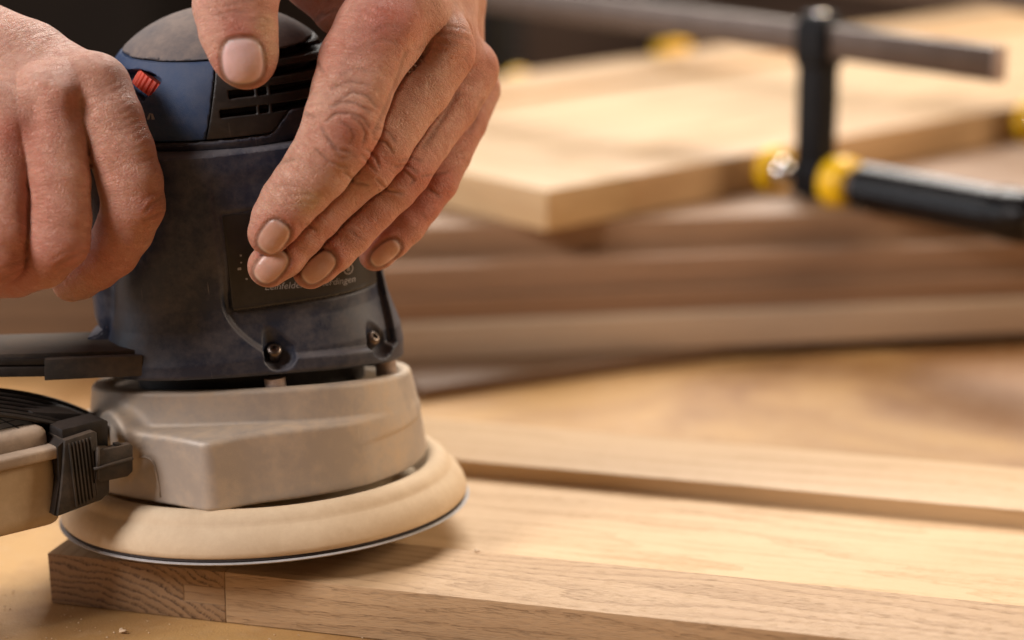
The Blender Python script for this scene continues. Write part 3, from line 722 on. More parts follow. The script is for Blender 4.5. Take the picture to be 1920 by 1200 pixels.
# speed dial
wc = dc - dn * 1.02 - np.cross(e1, dn) * 0.0
bm = bmesh.new(); nt = 34; R0 = 0.95
prof = []
for k in range(nt):
    for s_, r_ in ((0.0, R0 - 0.05), (0.25, R0), (0.75, R0), (0.98, R0 - 0.05)):
        a = 2 * math.pi * (k + s_) / nt; prof.append((r_ * math.cos(a), r_ * math.sin(a)))
Mw = Matrix.Identity(4)
for i_ in range(3):
    Mw[i_][0] = e1[i_]; Mw[i_][1] = dn[i_]; Mw[i_][2] = np.cross(e1, dn)[i_]; Mw[i_][3] = wc[i_]
bm_prism(bm, prof, -0.30, 0.14, 0.0, Mw); flat(from_bm('speed_dial', bm, M_red, sander, False), 20)
# screws, spacers, dark motor skirt in the gap
for b in SCREWC:
    n0 = nrm(b); n = n0 + np.array([0, 0, 0.7]); n /= np.linalg.norm(n)
    Ms = axisM(b - n0 * 0.34 + np.array([0, 0, 0.02]), n)
    sc_ = lathe('screw', [(0.001, 0.06), (0.07, 0.06), (0.085, 0.14), (0.13, 0.145), (0.19, 0.11), (0.225, 0.05), (0.23, -0.4)], M_screw, sander, 20, Ms)
skirt = lathe('motor_skirt', [(0.01, 3.5), (3.35, 3.5), (3.35, 4.9), (0.01, 4.9)], M_black, sander, 48, Matrix.Diagonal((1, 0.85, 1, 1)))
for px_, py_, y_ in ((516, 716, -3.05), (724, 694, -1.0)):
    c_ = loc(px_, py_, y_)
    lathe('spacer_post', [(0.01, 3.75), (0.31, 3.75), (0.31, 4.50), (0.01, 4.50)], M_post, sander, 24, Matrix.Translation((c_[0], y_, 0)))
# shroud
WEDGE = [(-0.9, -5.22), (3.3, -3.05), (3.3, 2.0), (-4.2, 3.6), (-5.7, 2.2), (-6.15, 0.0), (-5.9, -1.7)]
PORT = loc(225, 832, -2.9); PAX = np.array([-0.82, -0.57, 0.0])
def f_shroud(p):
    x, y, z = p.T
    zs = z + 0.036 * x + 0.125 * y                     # upper faces lean a little forward-up
    d2 = smin(supell(x, y, 4.98, 4.5, 2.0), poly2(x, y, [(a * 0.89, b * 0.89) for a, b in WEDGE]) - 0.55, 0.4)
    side = d2 + 0.08 * np.clip(z - 1.4, 0, 3)
    top = zs - (2.93 - 0.33 * np.clip(np.hypot(x / 4.7, y / 3.7) - 1.0, 0, 0.4) / 0.4)
    bot = (1.27 - 0.03 * x) - z
    d = smax(smax(side, top, 0.17), bot, 0.08)
    ring = supell(x, y, 4.84 - 0.17 * (zs - 3), 3.78 - 0.17 * (zs - 3), 2.35)
    ring = smax(smax(ring, zs - 3.90, 0.16), 2.4 - z, 0.1)
    d = smin(d, ring, 0.10)
    inner = supell(x, y, 4.25, 3.2, 2.35); d = smax(d, -np.maximum(inner, 3.7 - zs), 0.1)
    c = cone(p, PORT - PAX * 2.2, PORT, 1.08, 1.04)
    c = smax(c, (p - PORT) @ PAX - 0.25, 0.15)
    d = smin(d, c, 0.22)
    return smax(d, (1.24 - 0.03 * x) - z, 0.08)
v, q = solid(f_shroud, (-7.2, -5.9, 1.1), (5.3, 4.9, 4.9), 0.10, 1); shroud = setmesh('shroud', v, q, M_shroud, sander)
rib = [hit(a, b, f_shroud) for a, b in ((262, 858), (272, 857), (283, 862), (290, 873), (294, 890), (298, 912), (301, 932))]
tube('casting_rib', rib, [0.03, 0.04, 0.045, 0.05, 0.05, 0.045, 0.03], M_shroud, shroud, 8)
# pad and abrasive: the pad sits a touch flatter on the wood than the housing
MP = Matrix.Translation((0, 0, -0.17)) @ Matrix.Rotation(math.radians(1.6), 4, 'Y') @ Matrix.Rotation(math.radians(-1.5), 4, 'X')
lathe('pad', [(0.01, 0.14), (6.02, 0.14), (6.08, 0.2), (6.07, 0.32), (6.02, 0.50), (5.93, 0.67), (5.81, 0.83), (5.70, 0.93), (5.65, 0.98), (5.61, 1.06), (5.52, 1.19), (5.39, 1.29), (5.24, 1.34), (5.10, 1.33), (4.98, 1.24), (4.86, 1.0), (4.6, 0.6), (0.01, 0.6)], M_pad, sander, 120, MP, wob=0.0015)
lathe('hook_layer', [(0.01, 0.06), (6.03, 0.06), (6.05, 0.10), (6.02, 0.15), (0.01, 0.15)], M_hook, sander, 120, MP, wob=0.004)
lathe('sanding_disc', [(0.01, 0.0), (6.12, 0.0), (6.145, 0.03), (6.12, 0.055), (0.01, 0.055)], M_disc, sander, 120, MP, wob=0.002)
# lower bar of the handle
HB = -3.5
a0 = loc(265, 660, HB); a1 = loc(-260, 668, HB)
def seg(name, pl, pr, y0, y1, mat, bev=0.06, parent=sander):
    """bar whose front face is given by left/right pixel spans at local depth y0, running back to y1"""
    (lx, lt_, lb_), (rx, rt, rb) = pl, pr
    f4 = [loc(lx, lb_, y0), loc(rx, rb, y0), loc(rx, rt, y0), loc(lx, lt_, y0)]
    bk = [p + np.array([0, y1 - y0, 0]) for p in f4]
    bm = bmesh.new(); V_ = [bm.verts.new([float(k) for k in p]) for p in f4 + bk]
    for f_ in ((0, 1, 2, 3), (7, 6, 5, 4), (3, 2, 6, 7), (0, 4, 5, 1), (1, 5, 6, 2), (0, 3, 7, 4)): bm.faces.new([V_[i] for i in f_])
    bmesh.ops.recalc_face_normals(bm, faces=bm.faces)
    if bev: bmesh.ops.bevel(bm, geom=list(bm.edges), offset=bev, segments=2, affect='EDGES', profile=0.6)
    return flat(from_bm(name, bm, mat, parent, True))
bar = seg('handle_bar', (-300, 672, 716), (262, 656, 700), HB + 0.1, HB + 2.6, M_blackdusty, 0.10)
seg('bar_tongue', (-300, 676, 688), (110, 672, 684), HB - 0.02, HB + 0.3, M_black, 0.03, bar)
seg('bar_tongue', (-300, 692, 712), (110, 688, 706), HB - 0.06, HB + 0.3, M_black, 0.03, bar)
seg('bar_block', (83, 674, 714), (267, 667, 705), HB - 0.16, HB + 0.5, M_blackdusty, 0.04, bar)
# concave web joining the bar to the housing
pw = [(262, 690), (262, 575), (199, 575), (200, 598), (196, 613), (188, 624), (176, 631), (160, 635), (160, 668)]
P3 = [loc(a, b, -2.0) for a, b in pw]
bm = bmesh.new(); fv = [bm.verts.new([float(k) for k in p]) for p in P3]; bv = [bm.verts.new((float(p[0]), float(p[1] + 1.6), float(p[2]))) for p in P3]
bm.faces.new(fv); bm.faces.new(bv[::-1]); n_ = len(fv)
for i in range(n_): bm.faces.new((fv[i], bv[i], bv[(i + 1) % n_], fv[(i + 1) % n_]))
bmesh.ops.recalc_face_normals(bm, faces=bm.faces); bmesh.ops.bevel(bm, geom=list(bm.edges), offset=0.06, segments=2, affect='EDGES')
flat(from_bm('handle_web', bm, M_navy, sander, True), 35)
# grip of the handle under the fist
tube('rear_grip', [loc(-330, 560, 0.5), loc(-200, 420, 0.5), loc(0, 330, 0.8), loc(160, 300, 0.8), loc(290, 300, 0.6)], [1.5, 1.5, 1.45, 1.4, 1.3], M_navy, sander, 20)
# dust box, turned toward the camera on the outlet
BA3 = math.radians(33)
bx_ = np.array([math.cos(BA3), math.sin(BA3), 0]); by_ = np.array([-math.sin(BA3), math.cos(BA3), 0])
BO = loc(112, 900, -5.2)
def lb3(px, py, yb):
    """pixel -> dust-box frame (x along it, y inward, z up) on its plane y = yb"""
    r = SR.T @ ray(px, py); c = SR.T @ (CAM - SO) - BO
    t = (yb - c @ by_) / (r @ by_); q = c + r * t; return np.array([q @ bx_, yb, q[2]])
MBX = Matrix(((bx_[0], by_[0], 0, BO[0]), (bx_[1], by_[1], 0, BO[1]), (0, 0, 1, BO[2]), (0, 0, 0, 1)))
def bxf(o):
    M = MBX.copy(); M.translation = M.translation * S; o.data.transform(M); return o
tr = lb3(112, 850, 0); br_ = lb3(112, 975, 0)
cz = (tr[2] + br_[2]) / 2; hz = (tr[2] - br_[2]) / 2 + 0.15
bm = bmesh.new(); bm_box(bm, (-3.6, 2.0, cz - 0.02), (3.6, 2.0, hz), 0.48, None, 5)
dbox = bxf(flat(from_bm('dust_box', bm, M_box, sander, True), 60))
bm = bmesh.new(); bm_box(bm, (-3.45, 1.9, tr[2] + 0.10), (3.75, 2.15, 0.17), 0.10, None, 3)
bm_box(bm, (-3.6, 2.0, tr[2] + 0.42), (3.55, 1.75, 0.36), 0.32, None, 4)
lid = bxf(flat(from_bm('box_lid', bm, M_boxlid, dbox, True), 50))
for k in range(5): bxf(box('lid_groove', (-0.75 - 0.62 * k, 1.75, tr[2] + 0.782), (0.022, 1.1, 0.008), M_black, lid, 0))
for k in range(2): bxf(box('lid_groove', (-2.2, 0.95 + 0.65 * k, tr[2] + 0.7825), (1.7, 0.022, 0.008), M_black, lid, 0))
CY = -0.45
def bprism(name, px_poly, yb, depth, mat, par, bev=0.05):
    P2 = [(lb3(a, b, yb)[0], lb3(a, b, yb)[2]) for a, b in px_poly]
    bm = bmesh.new(); bm_prism(bm, P2, -depth, 0.0, bev, Matrix(((1, 0, 0, 0), (0, 0, -1, yb), (0, 1, 0, 0), (0, 0, 0, 1))))
    return bxf(flat(from_bm(name, bm, mat, par, True)))
cpl = bprism('box_coupling', [(122, 826), (176, 808), (183, 812), (184, 840), (206, 838), (206, 924), (190, 938), (108, 969), (114, 930), (119, 880)], CY, 1.4, M_blackdusty, dbox)
for k in range(8):
    xa = 129 + 6.6 * k
    p0 = lb3(xa, 832 - 2.0 * k if k < 7 else 905, CY); p1 = lb3(xa, 953 - 3.2 * k, CY)
    bxf(box('rib', (p0[0], CY - 0.02, (p0[2] + p1[2]) / 2), (0.024, 0.045, (p0[2] - p1[2]) / 2), M_blackdusty, cpl, 0.015))
bprism('coupling_collar', [(116, 806), (194, 786), (203, 790), (203, 838), (184, 842), (182, 812), (118, 832)], CY + 0.25, 1.0, M_black, cpl, 0.04)
bprism('coupling_seam', [(108, 838), (121, 826), (119, 880), (113, 930), (106, 968), (101, 966), (112, 900)], CY + 0.12, 1.2, M_black, cpl, 0.0)
lat = bprism('latch', [(180, 846), (246, 832), (250, 836), (250, 884), (240, 894), (192, 904), (182, 900)], CY - 0.12, 0.35, M_blackdusty, cpl)
bxf(tube('latch_ridge', [lb3(176, 880, CY - .14), lb3(249, 859, CY - .14)], 0.055, M_blackdusty, lat, 8))
bxf(tube('latch_ridge', [lb3(183, 900, CY - .12), lb3(184, 838, CY - .12)], 0.05, M_blackdusty, lat, 8))
bprism('latch_pin', [(216, 832), (226, 830), (226, 838), (216, 840)], CY - 0.05, 0.2, M_black, lat, 0.02)
# black ribbed bellows arching behind the lid
arch = [(203, 792), (190, 776), (170, 762), (140, 748), (100, 738), (60, 732), (20, 730), (-40, 732), (-120, 740)]
NR = 7; rows = []; m_ = 14
for k in range(NR):
    xl, yl, xr, yr = -110 - 10 * k, 724 + 7.5 * k, 197 - 13 * k, 792 + 1.2 * k
    P = []
    for i in range(m_):
        u_ = i / (m_ - 1.0); P.append(lb3(xl + (xr - xl) * u_, yl + (yr - yl) * (0.25 * u_ + 0.75 * u_ ** 3.2), 2.9 - 0.36 * k))
    rows.append([p - np.array([0, 0, 0.09]) for p in P])
    bxf(tube('bellows_rib', P, [0.075] * m_, M_black, dbox, 8))
gv = np.array(rows).reshape(-1, 3)
bxf(setmesh('bellows_skin', gv, [(k * m_ + i, k * m_ + i + 1, (k + 1) * m_ + i + 1, (k + 1) * m_ + i) for k in range(NR - 1) for i in range(m_ - 1)], M_black, dbox))
bprism('coupling_back', [(60, 772), (150, 776), (196, 793), (200, 830), (120, 838), (60, 838)], 1.1, 1.8, M_black, dbox, 0.05)
# ---------------------------------------------------------------- hands
M_skin = skin_mat('skin')
def nail_mat(name, col, col2=None, **kw):
    t = NT(name); p = t.map((100, 100, 100)); at = t.n('VertexColor', layer_name='nv'); sc = t.n('SeparateColor'); t.l(at.outputs['Color'], sc.inputs[0])
    n = t.noise(p, 2.5, 4, 0.6); k = t.mix(t.rng(n, 0.3, 0.7), col, col2 or tuple(c * 0.9 for c in col))
    k = t.mix(t.math('MULTIPLY', sc.outputs[0], 0.85), k, (0.72, 0.56, 0.44)); k = t.mix(t.math('MULTIPLY', sc.outputs[1], 0.55), k, (0.70, 0.52, 0.48))
    k = t.mix(t.math('MULTIPLY', sc.outputs[2], 0.95), k, (0.22, 0.11, 0.07))
    f = t.noise(p, 22, 3); k = t.mix(t.rng(f, 0.6, 0.72, 0, 0.5), k, (0.60, 0.44, 0.30))
    return t.fin(k, t.rng(n, 0.3, 0.7, 0.30, 0.5), t.bump(t.noise(p, 6, 3), 0.3, 0.0004), **kw)
M_nail2 = nail_mat('fingernail_dusty', (0.57, 0.325, 0.245), Subsurface_Weight=0.3, Subsurface_Radius=(1, .4, .25), Subsurface_Scale=0.002)
M_nail = nail_mat('fingernail', (0.72, 0.48, 0.455), Subsurface_Weight=0.3, Subsurface_Radius=(1, .4, .25), Subsurface_Scale=0.002)
def node(px, py, t, r): return pix(px, py, t), r * t / FPX
def chain(nodes): return [node(*n) for n in nodes]
def f_chain(p, ch, k=0.10):
    d = None
    for (a, ra), (b, rb) in zip(ch[:-1], ch[1:]):
        e = cone(p, a, b, ra, rb); d = e if d is None else smin(d, e, k)
    return d
class Hand:
    def __init__(s, fingers, palm, blend=0.35, kf=0.02, kp=0.9, cut=0.10):
        s.cut = cut
        s.fing = [chain(c) for c in fingers]; s.palm = [chain(c) for c in palm]; s.blend, s.kf, s.kp = blend, kf, kp
    def f(s, p):
        pd = None
        for c in s.palm:
            e = f_chain(p, c, 0.25); pd = e if pd is None else smin(pd, e, s.kp)
        D = None; F1 = F2 = None
        for c in s.fing:
            fc = f_chain(p, c)
            if F1 is None: F1 = fc; F2 = np.full_like(fc, 9.0)
            else: F2 = np.minimum(F2, np.maximum(F1, fc)); F1 = np.minimum(F1, fc)
            e = smin(pd, fc, s.blend); D = e if D is None else smin(D, e, s.kf)
        return D + s.cut * np.exp(-((F2 - F1) / 0.075) ** 2) * sstep(0.02, 0.16, pd)
def to_px(v):
    d = v - CAM; t = d @ AF; return 960 + FPX * (d @ AX) / t, 600 - FPX * (d @ AU) / t, t
def seg_dist(x, y, pl):
    d = np.full(x.shape, 1e9)
    for (x0, y0), (x1, y1) in zip(pl[:-1], pl[1:]):
        ex, ey = x1 - x0, y1 - y0; t = np.clip(((x - x0) * ex + (y - y0) * ey) / (ex * ex + ey * ey + 1e-9), 0, 1)
        d = np.minimum(d, np.hypot(x - x0 - ex * t, y - y0 - ey * t))
    return d
def vnormals(v, q):
    n = np.cross(v[q[:, 2]] - v[q[:, 0]], v[q[:, 3]] - v[q[:, 1]]); N = np.zeros_like(v)
    for i in range(4): np.add.at(N, q[:, i], n)
    return N / np.maximum(np.linalg.norm(N, axis=1), 1e-12)[:, None]
def nail_uv(nl, x, y):
    cx, cy, ax, ay, hw, hl = nl; L = math.hypot(ax, ay); ax, ay = ax / L, ay / L
    return ((x - cx) * -ay + (y - cy) * ax) / hw, ((x - cx) * ax + (y - cy) * ay) / hl
def build_hand(name, hand, lo, hi, parent, label, nails, creases, red, dusty, bumps, h=0.08, sub=1):
    v, q = nets(hand.f, lo, hi, h)
    for _ in range(sub): v, q = subdiv(v, q); v = v - np.clip(hand.f(v), -.06, .06)[:, None] * vnormals(v, q)
    N = vnormals(v, q); x, y, t = to_px(v)
    facing = sstep(0.0, 0.3, -(N * ((v - CAM) / np.linalg.norm(v - CAM, axis=1)[:, None])).sum(1))
    disp = np.zeros(len(v)); tint = np.zeros((len(v), 4)); tint[:, 3] = 1
    for (cx, cy, rx, ry, ang, amp) in bumps:
        ca, sa = math.cos(math.radians(ang)), math.sin(math.radians(ang))
        u = ((x - cx) * ca + (y - cy) * sa) / rx; w_ = (-(x - cx) * sa + (y - cy) * ca) / ry
        disp += amp * np.exp(-(u * u + w_ * w_)) * facing
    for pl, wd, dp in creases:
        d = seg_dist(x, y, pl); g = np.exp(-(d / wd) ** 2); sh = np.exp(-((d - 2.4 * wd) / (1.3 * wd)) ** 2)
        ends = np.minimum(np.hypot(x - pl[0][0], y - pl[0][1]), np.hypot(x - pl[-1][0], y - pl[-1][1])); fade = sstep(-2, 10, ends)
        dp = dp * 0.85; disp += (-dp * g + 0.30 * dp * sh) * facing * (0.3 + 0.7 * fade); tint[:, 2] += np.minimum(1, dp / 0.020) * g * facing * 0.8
    tint[:, 2] += 0.0
    for (cx, cy, r, a) in red: tint[:, 0] += a * np.exp(-((x - cx) ** 2 + (y - cy) ** 2) / (r * r))
    for (cx, cy, r, a) in dusty: tint[:, 1] += a * np.exp(-((x - cx) ** 2 + (y - cy) ** 2) / (r * r))
    for fi, nl, tn in nails:
        u, w_ = nail_uv(nl, x, y); rr = (np.abs(u) ** 2.6 + np.abs(w_) ** 2.6) ** (1 / 2.6)
        near = facing * (np.abs(t - tn) < 1.6) * sstep(0.16, 0.06, f_chain(v, hand.fing[fi]))
        px_ = (rr - 1) * min(nl[4], nl[5])
        disp += near * (-0.035 * np.exp(-((px_ - 0.5) / 2.4) ** 2) + 0.010 * np.exp(-((px_ - 8) / 5.0) ** 2) * sstep(0.6, -0.5, w_))
        disp += near * -0.03 * sstep(0.0, -4, px_)
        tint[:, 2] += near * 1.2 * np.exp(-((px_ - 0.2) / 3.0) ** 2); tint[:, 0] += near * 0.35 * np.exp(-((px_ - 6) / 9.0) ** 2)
    disp = np.clip(disp, -0.12, 0.25)
    v2 = v + N * disp[:, None]
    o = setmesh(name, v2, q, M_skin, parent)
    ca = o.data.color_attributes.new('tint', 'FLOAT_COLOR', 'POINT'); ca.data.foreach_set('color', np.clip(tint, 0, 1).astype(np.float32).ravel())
    if label: o['label'] = label
    # coordinates running along and across the nearest bone, for the fine skin lines
    best = np.full(len(v), 1e9); fg = np.zeros((len(v), 3)); sdw = np.cross(N, [0, 0, 1.0])
    for ci_, ch in enumerate(hand.fing + hand.palm):
        L0 = 0.0; tot = ch[-1][0] - ch[0][0]; tot = tot / np.linalg.norm(tot); side = np.cross(tot, AF); side /= np.linalg.norm(side)
        for (a, ra), (b, rb) in zip(ch[:-1], ch[1:]):
            ba = b - a; Ls = np.linalg.norm(ba); hh = np.clip((v - a) @ ba / (Ls * Ls), 0, 1)
            dd_ = np.linalg.norm(v - a - hh[:, None] * ba, axis=1) - (ra + (rb - ra) * hh) + (0.12 if ci_ >= len(hand.fing) else 0)
            m = dd_ < best; best[m] = dd_[m]
            al = (v - a) @ (ba / Ls); lat = (v - a) @ side
            fg[m, 0] = (L0 + al)[m]; fg[m, 1] = lat[m]; fg[m, 2] = ci_ * 0.0
            L0 += Ls
    at = o.data.attributes.new('fing', 'FLOAT_VECTOR', 'POINT'); at.data.foreach_set('vector', fg.astype(np.float32).ravel())
    # grains of sawdust clinging to the skin
    wt = np.clip(tint[:, 1] - 0.12, 0, 1) * facing; wt = wt / wt.sum(); nd = 420
    pick = np.random.choice(len(v2), nd, p=wt); dv, df = [], []
    for i_ in pick:
        p = v2[i_] + N[i_] * 0.003; s_ = random.uniform(0.006, 0.017)
        a_ = np.cross(N[i_], np.random.randn(3)); a_ /= np.linalg.norm(a_) + 1e-9; b_ = np.cross(N[i_], a_); k = len(dv)
        dv += [p + a_ * s_, p - a_ * s_ * 0.5 + b_ * s_ * random.uniform(.4, .9), p - a_ * s_ * 0.5 - b_ * s_ * 0.8, p + N[i_] * s_ * 0.8]
        df += [(k, k + 1, k + 3), (k + 1, k + 2, k + 3), (k + 2, k, k + 3)]
    g_ = setmesh('sawdust', np.array(dv), df, M_shav, o, False); g_['kind'] = 'stuff'
    for fi, nl, tn in nails:
        ff = lambda p, c=hand.fing[fi]: f_chain(p, c)
        cx, cy, ax, ay, hw, hl = nl; L = math.hypot(ax, ay); ax, ay = ax / L, ay / L
        nu, nw = 15, 17; V = []; F_ = []
        for j in range(nw):
            for i in range(nu):
                a = -1 + 2 * i / (nu - 1); b = -1 + 2 * j / (nw - 1)
                # square to squircle
                k = max(abs(a), abs(b)); n_ = (abs(a) ** 2.6 + abs(b) ** 2.6) ** (1 / 2.6) if k > 0 else 1
                s_ = k / n_ if n_ > 0 else 0
                uu, ww = a * s_ * 0.95, b * s_ * 0.95
                px = cx + uu * hw * -ay + ww * hl * ax; py = cy + uu * hw * ax + ww * hl * ay
                tt = march(ff, px, py, tn - 3, tn + 3)
                V.append((px, py, tt, uu, ww, k))
        ok = [e[2] for e in V if e[2] is not None]; md = sorted(ok)[len(ok) // 2]
        P = []
        for (px, py, tt, uu, ww, k) in V:
            if tt is None or abs(tt - md) > 1.0: tt = md + 0.25
            p = pix(px, py, tt); g = grad(ff, p[None])[0]; g = g / max(np.linalg.norm(g), 1e-6)
            P.append(p + g * (0.006 - 0.03 * k ** 20 + 0.012 * max(ww, 0) ** 2))
        for j in range(nw - 1):
            for i in range(nu - 1):
                k = j * nu + i; F_.append((k, k + nu, k + nu + 1, k + 1))
        nb = len(P); C_ = np.mean(P, 0)
        o2 = setmesh('fingernail', P, F_, M_nail if fi == 4 else M_nail2, o); ca2 = o2.data.color_attributes.new('nv', 'FLOAT_COLOR', 'POINT'); ca2.data.foreach_set('color', np.array([(sstep(0.72, 0.9, e[4]), sstep(-0.62, -0.82, e[4] + 0.35 * e[3] ** 2), sstep(0.86, 1.0, e[5]), 1) for e in V], dtype=np.float32).ravel()); m = o2.modifiers.new('s', 'SUBSURF'); m.levels = m.render_levels = 1
    return o
# --- hand on top of the sander
IDX = [(745, 15, 67.4, 92), (712, 62, 66.8, 86), (677, 118, 66.4, 80), (659, 172, 66.0, 75), (643, 228, 65.75, 74), (626, 268, 65.8, 69), (596, 315, 65.95, 64), (566, 352, 66.1, 59), (543, 380, 66.15, 56), (522, 412, 66.2, 51), (508, 437, 66.25, 44)]
MID = [(822, 95, 68.0, 70), (785, 160, 67.7, 64), (742, 222, 67.2, 59), (708, 272, 66.8, 62), (685, 308, 66.7, 57), (640, 352, 66.8, 51), (592, 405, 66.8, 49), (565, 436, 66.8, 48), (532, 475, 66.8, 45), (504, 499, 66.8, 40)]
RNG = [(876, 130, 69.9, 60), (842, 195, 69.2, 55), (798, 262, 68.4, 49), (757, 320, 67.7, 51), (735, 350, 67.6, 48), (700, 388, 67.5, 44), (655, 436, 67.4, 44), (625, 468, 67.3, 42), (598, 494, 67.3, 38), (582, 508, 67.3, 34)]
PNK = [(893, 168, 71.3, 46), (870, 228, 70.6, 43), (843, 290, 69.9, 40), (818, 340, 69.4, 41), (790, 383, 69.2, 37), (762, 422, 69.0, 36), (735, 450, 68.9, 34), (710, 473, 68.9, 31), (702, 479, 68.9, 29)]
THB = [(560, -190, 68.5, 120), (490, -110, 67.0, 100), (448, -40, 65.9, 84), (441, 10, 65.6, 79), (447, 55, 65.5, 74), (457, 95, 65.45, 66), (462, 112, 65.45, 56)]
top_hand = Hand([IDX, MID, RNG, PNK, THB],
    [[(735, 20, 67.6, 80), (720, -120, 69.5, 110), (700, -300, 71.5, 130)], [(800, 55, 68.2, 68), (790, -70, 69.8, 90), (740, -300, 71.5, 130)],
     [(842, 85, 69.4, 52), (820, -30, 70.8, 76), (760, -300, 72, 120)], [(862, 130, 71.4, 48), (840, 0, 72.0, 66), (780, -300, 72.5, 120)],
     [(770, 60, 68.2, 60), (752, 110, 67.8, 34)], [(845, 120, 69.3, 46), (842, 168, 69.3, 26)], [(640, 10, 69.2, 58), (600, -60, 69.2, 80), (540, -170, 69, 110)], [(720, -300, 72, 150), (700, -620, 75, 170), (690, -900, 78, 190)]], 0.28)
person = thing('person', "bare dusty hands of a worker, one gripping the sander's handle, one on its top", 'person', pix(300, -300, 69))
pl_ = person.location / S
def rel(o):
    o.matrix_parent_inverse = person.matrix_world.inverted(); return o
ci = [([(630, 192), (660, 173), (687, 180), (703, 200)], 3.2, .022), ([(613, 227), (630, 213), (657, 213), (680, 222), (690, 237)], 3.2, .040), ([(660, 220), (677, 233), (685, 250), (680, 267)], 3.2, .032),
      ([(603, 240), (617, 260), (633, 280), (657, 287)], 3.2, .028), ([(593, 280), (617, 303), (650, 315)], 3.0, .022), ([(623, 200), (640, 192), (667, 193), (693, 210)], 3.2, .030), ([(640, 228), (655, 238), (662, 254), (655, 268)], 3.0, .018),
      ([(566, 212), (590, 219)], 4, .035), ([(526, 304), (550, 299)], 4, .035), ([(590, 112), (606, 133)], 4, .03), ([(612, 258), (640, 296), (668, 292)], 3, .014), ([(577, 60), (600, 30), (630, 18)], 4, .02),
      ([(560, 378), (578, 382), (596, 380)], 3, .014), ([(545, 366), (570, 364), (598, 366)], 3, .012), ([(520, 350), (540, 346), (556, 350)], 3, .012), ([(625, 165), (655, 152), (690, 160)], 3.5, .016), ([(640, 140), (665, 128), (700, 136)], 3.5, .012)]
cm = [([(700, 260), (723, 267), (737, 287)], 3, .026), ([(687, 280), (703, 293), (710, 313)], 3, .032), ([(677, 290), (693, 307), (703, 320)], 3, .026), ([(647, 323), (667, 343), (690, 347)], 3, .024), ([(707, 240), (727, 247), (740, 263)], 3, .022),
      ([(575, 420), (592, 431)], 3, .024), ([(740, 312), (760, 309), (779, 322)], 3, .030), ([(758, 320), (776, 336), (769, 345)], 3, .026), ([(707, 337), (727, 358), (753, 363)], 3, .026), ([(748, 302), (772, 296), (790, 302)], 3, .020),
      ([(793, 330), (820, 327), (838, 322)], 3, .024), ([(803, 353), (823, 368)], 3, .024), ([(655, 432), (672, 446), (684, 450)], 3, .014), ([(790, 400), (800, 412)], 3, .018)]
ck = [([(820, 48), (850, 54), (874, 60)], 3, .012), ([(815, 62), (845, 68), (880, 76)], 3, .014), ([(822, 80), (850, 84), (878, 92)], 3, .012), ([(700, 60), (722, 48), (745, 52)], 4, .012), ([(690, 85), (715, 74), (742, 80)], 4, .012), ([(788, 96), (800, 88), (818, 92)], 4, .012),
      ([(424, 11), (448, 4), (474, 2)], 3, .014), ([(406, 30), (435, 21), (458, 24)], 3, .014), ([(392, 14), (412, 22), (430, 40)], 3, .008), ([(470, 38), (490, 34), (506, 40)], 3, .010)]
web = [([(762, 100), (748, 145), (722, 205), (700, 250)], 5, .03), ([(858, 175), (832, 220), (795, 275)], 5, .03), ([(905, 190), (880, 250)], 5, .02)]
NT_ = [(4, (455, 115, 0.10, 1.0, 43, 47), 64.6), (0, (513, 445, -0.58, 0.81, 28, 35), 65.6), (1, (508, 499, -0.66, 0.75, 27, 39), 66.2), (2, (597, 502, -0.74, 0.67, 24, 39), 66.7), (3, (722, 475, -0.78, 0.62, 19, 34), 68.4)]
bump_t = [(775, 20, 16, 60, 12, .05), (830, 15, 14, 50, 16, .05), (715, 10, 20, 60, 10, .04), (872, 50, 14, 40, 20, .04), (625, 150, 60, 10, -62, .02), (745, 35, 45, 40, 0, .10), (845, 65, 36, 36, 0, .12), (905, 120, 28, 30, 0, .06), (790, 100, 26, 60, 25, -.10), (868, 120, 18, 44, 25, -.08), (648, 243, 34, 40, 0, .05), (700, 300, 24, 28, 0, .05), (758, 325, 22, 24, 0, .05), (822, 345, 18, 20, 0, .03), (700, 165, 22, 50, 25, .04), (462, 60, 30, 20, 0, .02)]
red_t = [(640, 430, 80, .25), (820, 370, 60, .4), (700, 30, 60, .4), (620, 100, 40, .3), (455, 60, 40, .55), (410, 110, 24, .5), (505, 120, 22, .3), (530, 430, 30, .4), (545, 480, 26, .3), (625, 480, 26, .3), (745, 30, 50, .9), (655, 250, 45, .75), (705, 300, 34, .85), (765, 320, 32, .8), (830, 345, 40, .7), (905, 120, 42, .6), (850, 75, 34, .45), (600, 440, 50, .25), (790, 400, 50, .6), (700, 420, 40, .45), (890, 250, 50, .5), (560, 30, 60, .7), (520, 400, 40, .2), (440, 30, 40, .4), (700, 90, 50, .35)]
dust_t = [(500, 40, 14, .9), (512, 90, 12, .8), (575, 382, 14, .9), (590, 372, 12, .8), (502, 60, 26, .9), (500, 110, 18, .8), (405, 90, 24, .4), (440, 160, 24, .4), (578, 375, 24, .65), (510, 385, 30, .35), (540, 300, 40, .25), (600, 190, 40, .25), (840, 70, 30, .15), (640, 330, 40, .2), (480, 500, 16, .3)]
h1 = build_hand('hand', top_hand, (-10.5, 58, 7.5), (0.9, 78, 32), person, 'open hand lying over the top of the sander, thumb on the blue grip, fingers down the front', NT_, ci + cm + ck + web, red_t, dust_t, bump_t)
rel(h1)
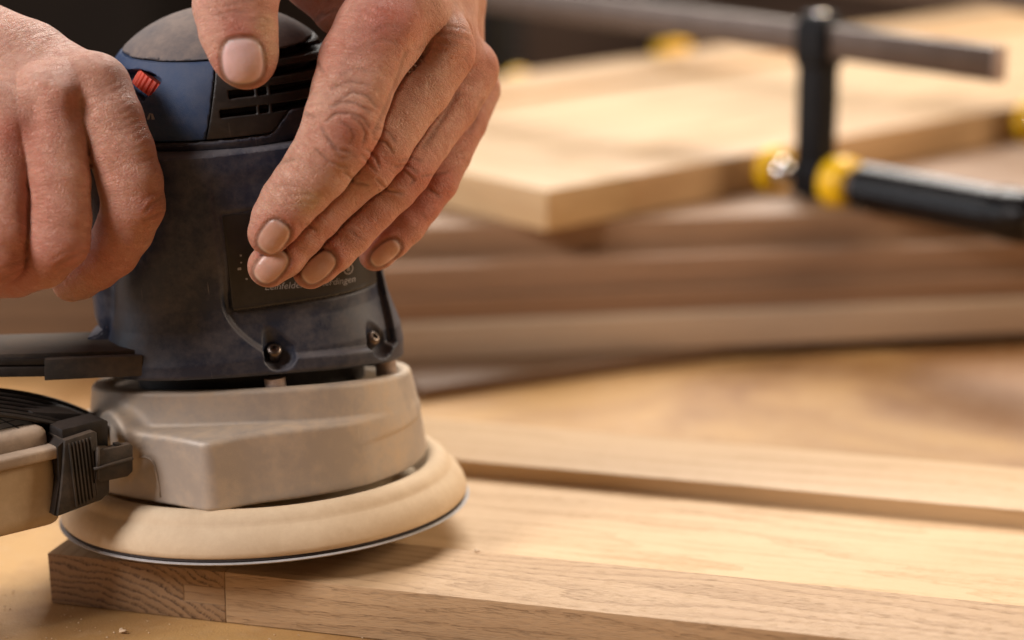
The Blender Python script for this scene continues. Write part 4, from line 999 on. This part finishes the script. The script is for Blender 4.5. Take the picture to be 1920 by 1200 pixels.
# --- fist on the handle, left
I2 = [(178, 170, 66.4, 70), (205, 225, 66.1, 64), (228, 285, 66.0, 62), (244, 340, 66.0, 61), (250, 384, 66.1, 59), (234, 430, 66.4, 54), (210, 470, 66.8, 51), (180, 498, 67.3, 46), (150, 520, 67.8, 41), (134, 529, 68.0, 37)]
MI2 = [(98, 195, 65.9, 74), (104, 265, 65.6, 62), (112, 340, 65.3, 57), (114, 410, 65.2, 57), (110, 452, 65.2, 58), (82, 490, 65.7, 50), (30, 512, 66.4, 45), (-20, 522, 67.0, 40)]
RI2 = [(10, 215, 66.0, 72), (6, 300, 65.5, 56), (4, 380, 65.1, 53), (0, 440, 64.9, 54), (-6, 480, 65.0, 54), (-50, 512, 65.6, 46), (-110, 525, 66.4, 40)]
PI2 = [(-85, 245, 66.2, 64), (-94, 320, 65.6, 52), (-98, 390, 65.2, 48), (-102, 440, 65.2, 48), (-140, 480, 65.9, 42), (-190, 492, 66.5, 36)]
fist = Hand([I2, MI2, RI2, PI2],
    [[(168, 168, 66.6, 62), (60, 118, 67.6, 72), (-90, 70, 69.0, 86), (-260, 10, 70.5, 110)], [(92, 190, 66.2, 64), (0, 130, 67.4, 76), (-260, 30, 70.5, 110)],
     [(8, 215, 66.4, 60), (-90, 150, 67.6, 76), (-280, 60, 70.5, 110)], [(-85, 245, 66.6, 56), (-160, 190, 67.8, 70), (-300, 90, 70.5, 110)],
     [(-60, 230, 69.0, 120), (60, 300, 69.2, 75)], [(148, 190, 66.3, 60), (161, 268, 66.35, 42)], [(55, 235, 65.9, 64), (57, 335, 65.75, 42)], [(-40, 240, 66.0, 58), (-46, 335, 65.8, 38)], [(-280, 50, 71, 150), (-560, -80, 74, 170), (-800, -190, 77, 185)]], 0.30, cut=0.03)
c2 = [([(272, 397), (285, 380), (304, 369)], 3, .020), ([(270, 415), (286, 406), (304, 396)], 3, .018), ([(262, 388), (272, 372), (290, 360)], 3, .010), ([(270, 430), (284, 422), (296, 414)], 3, .010), ([(104, 500), (132, 482), (160, 471)], 3, .016), ([(110, 512), (136, 500), (158, 488)], 3, .010), ([(96, 488), (120, 474), (140, 466)], 3, .008),
      ([(4, 524), (28, 512), (50, 500)], 3, .014), ([(0, 505), (26, 494), (52, 484)], 3, .010)] + [([(178 + 12 * (i % 2) + i * 6, 165 + i * 13), (205 + i * 6, 160 + i * 13), (224 + i * 6, 150 + i * 13)], 3, .006) for i in range(12)]
bump2 = [(196, 128, 34, 30, 0, .06), (120, 175, 34, 26, 0, .12), (20, 235, 34, 30, 0, .14), (60, 215, 22, 40, 0, -.12), (150, 190, 20, 36, 0, -.12), (285, 385, 22, 26, 0, .03), (-10, 110, 90, 12, 14, .05), (60, 150, 60, 10, 20, .04)]
red2 = [(100, 430, 110, .35), (20, 480, 80, .35), (215, 470, 80, .45), (60, 340, 60, .25), (15, 255, 40, .8), (120, 200, 40, .45), (60, 240, 50, .35), (290, 385, 30, .7), (140, 500, 40, .5), (30, 520, 40, .5), (200, 540, 60, .4), (230, 320, 60, .15)]
dust2 = [(170, 530, 50, .35), (160, 400, 60, .12), (300, 380, 20, .3), (120, 555, 30, .4)]
h2 = build_hand('hand', fist, (-27, 58, 6.5), (-8.4, 77, 28.5), person, 'closed fist gripping the handle on the left', [], c2, red2, dust2, bump2)
rel(h2)
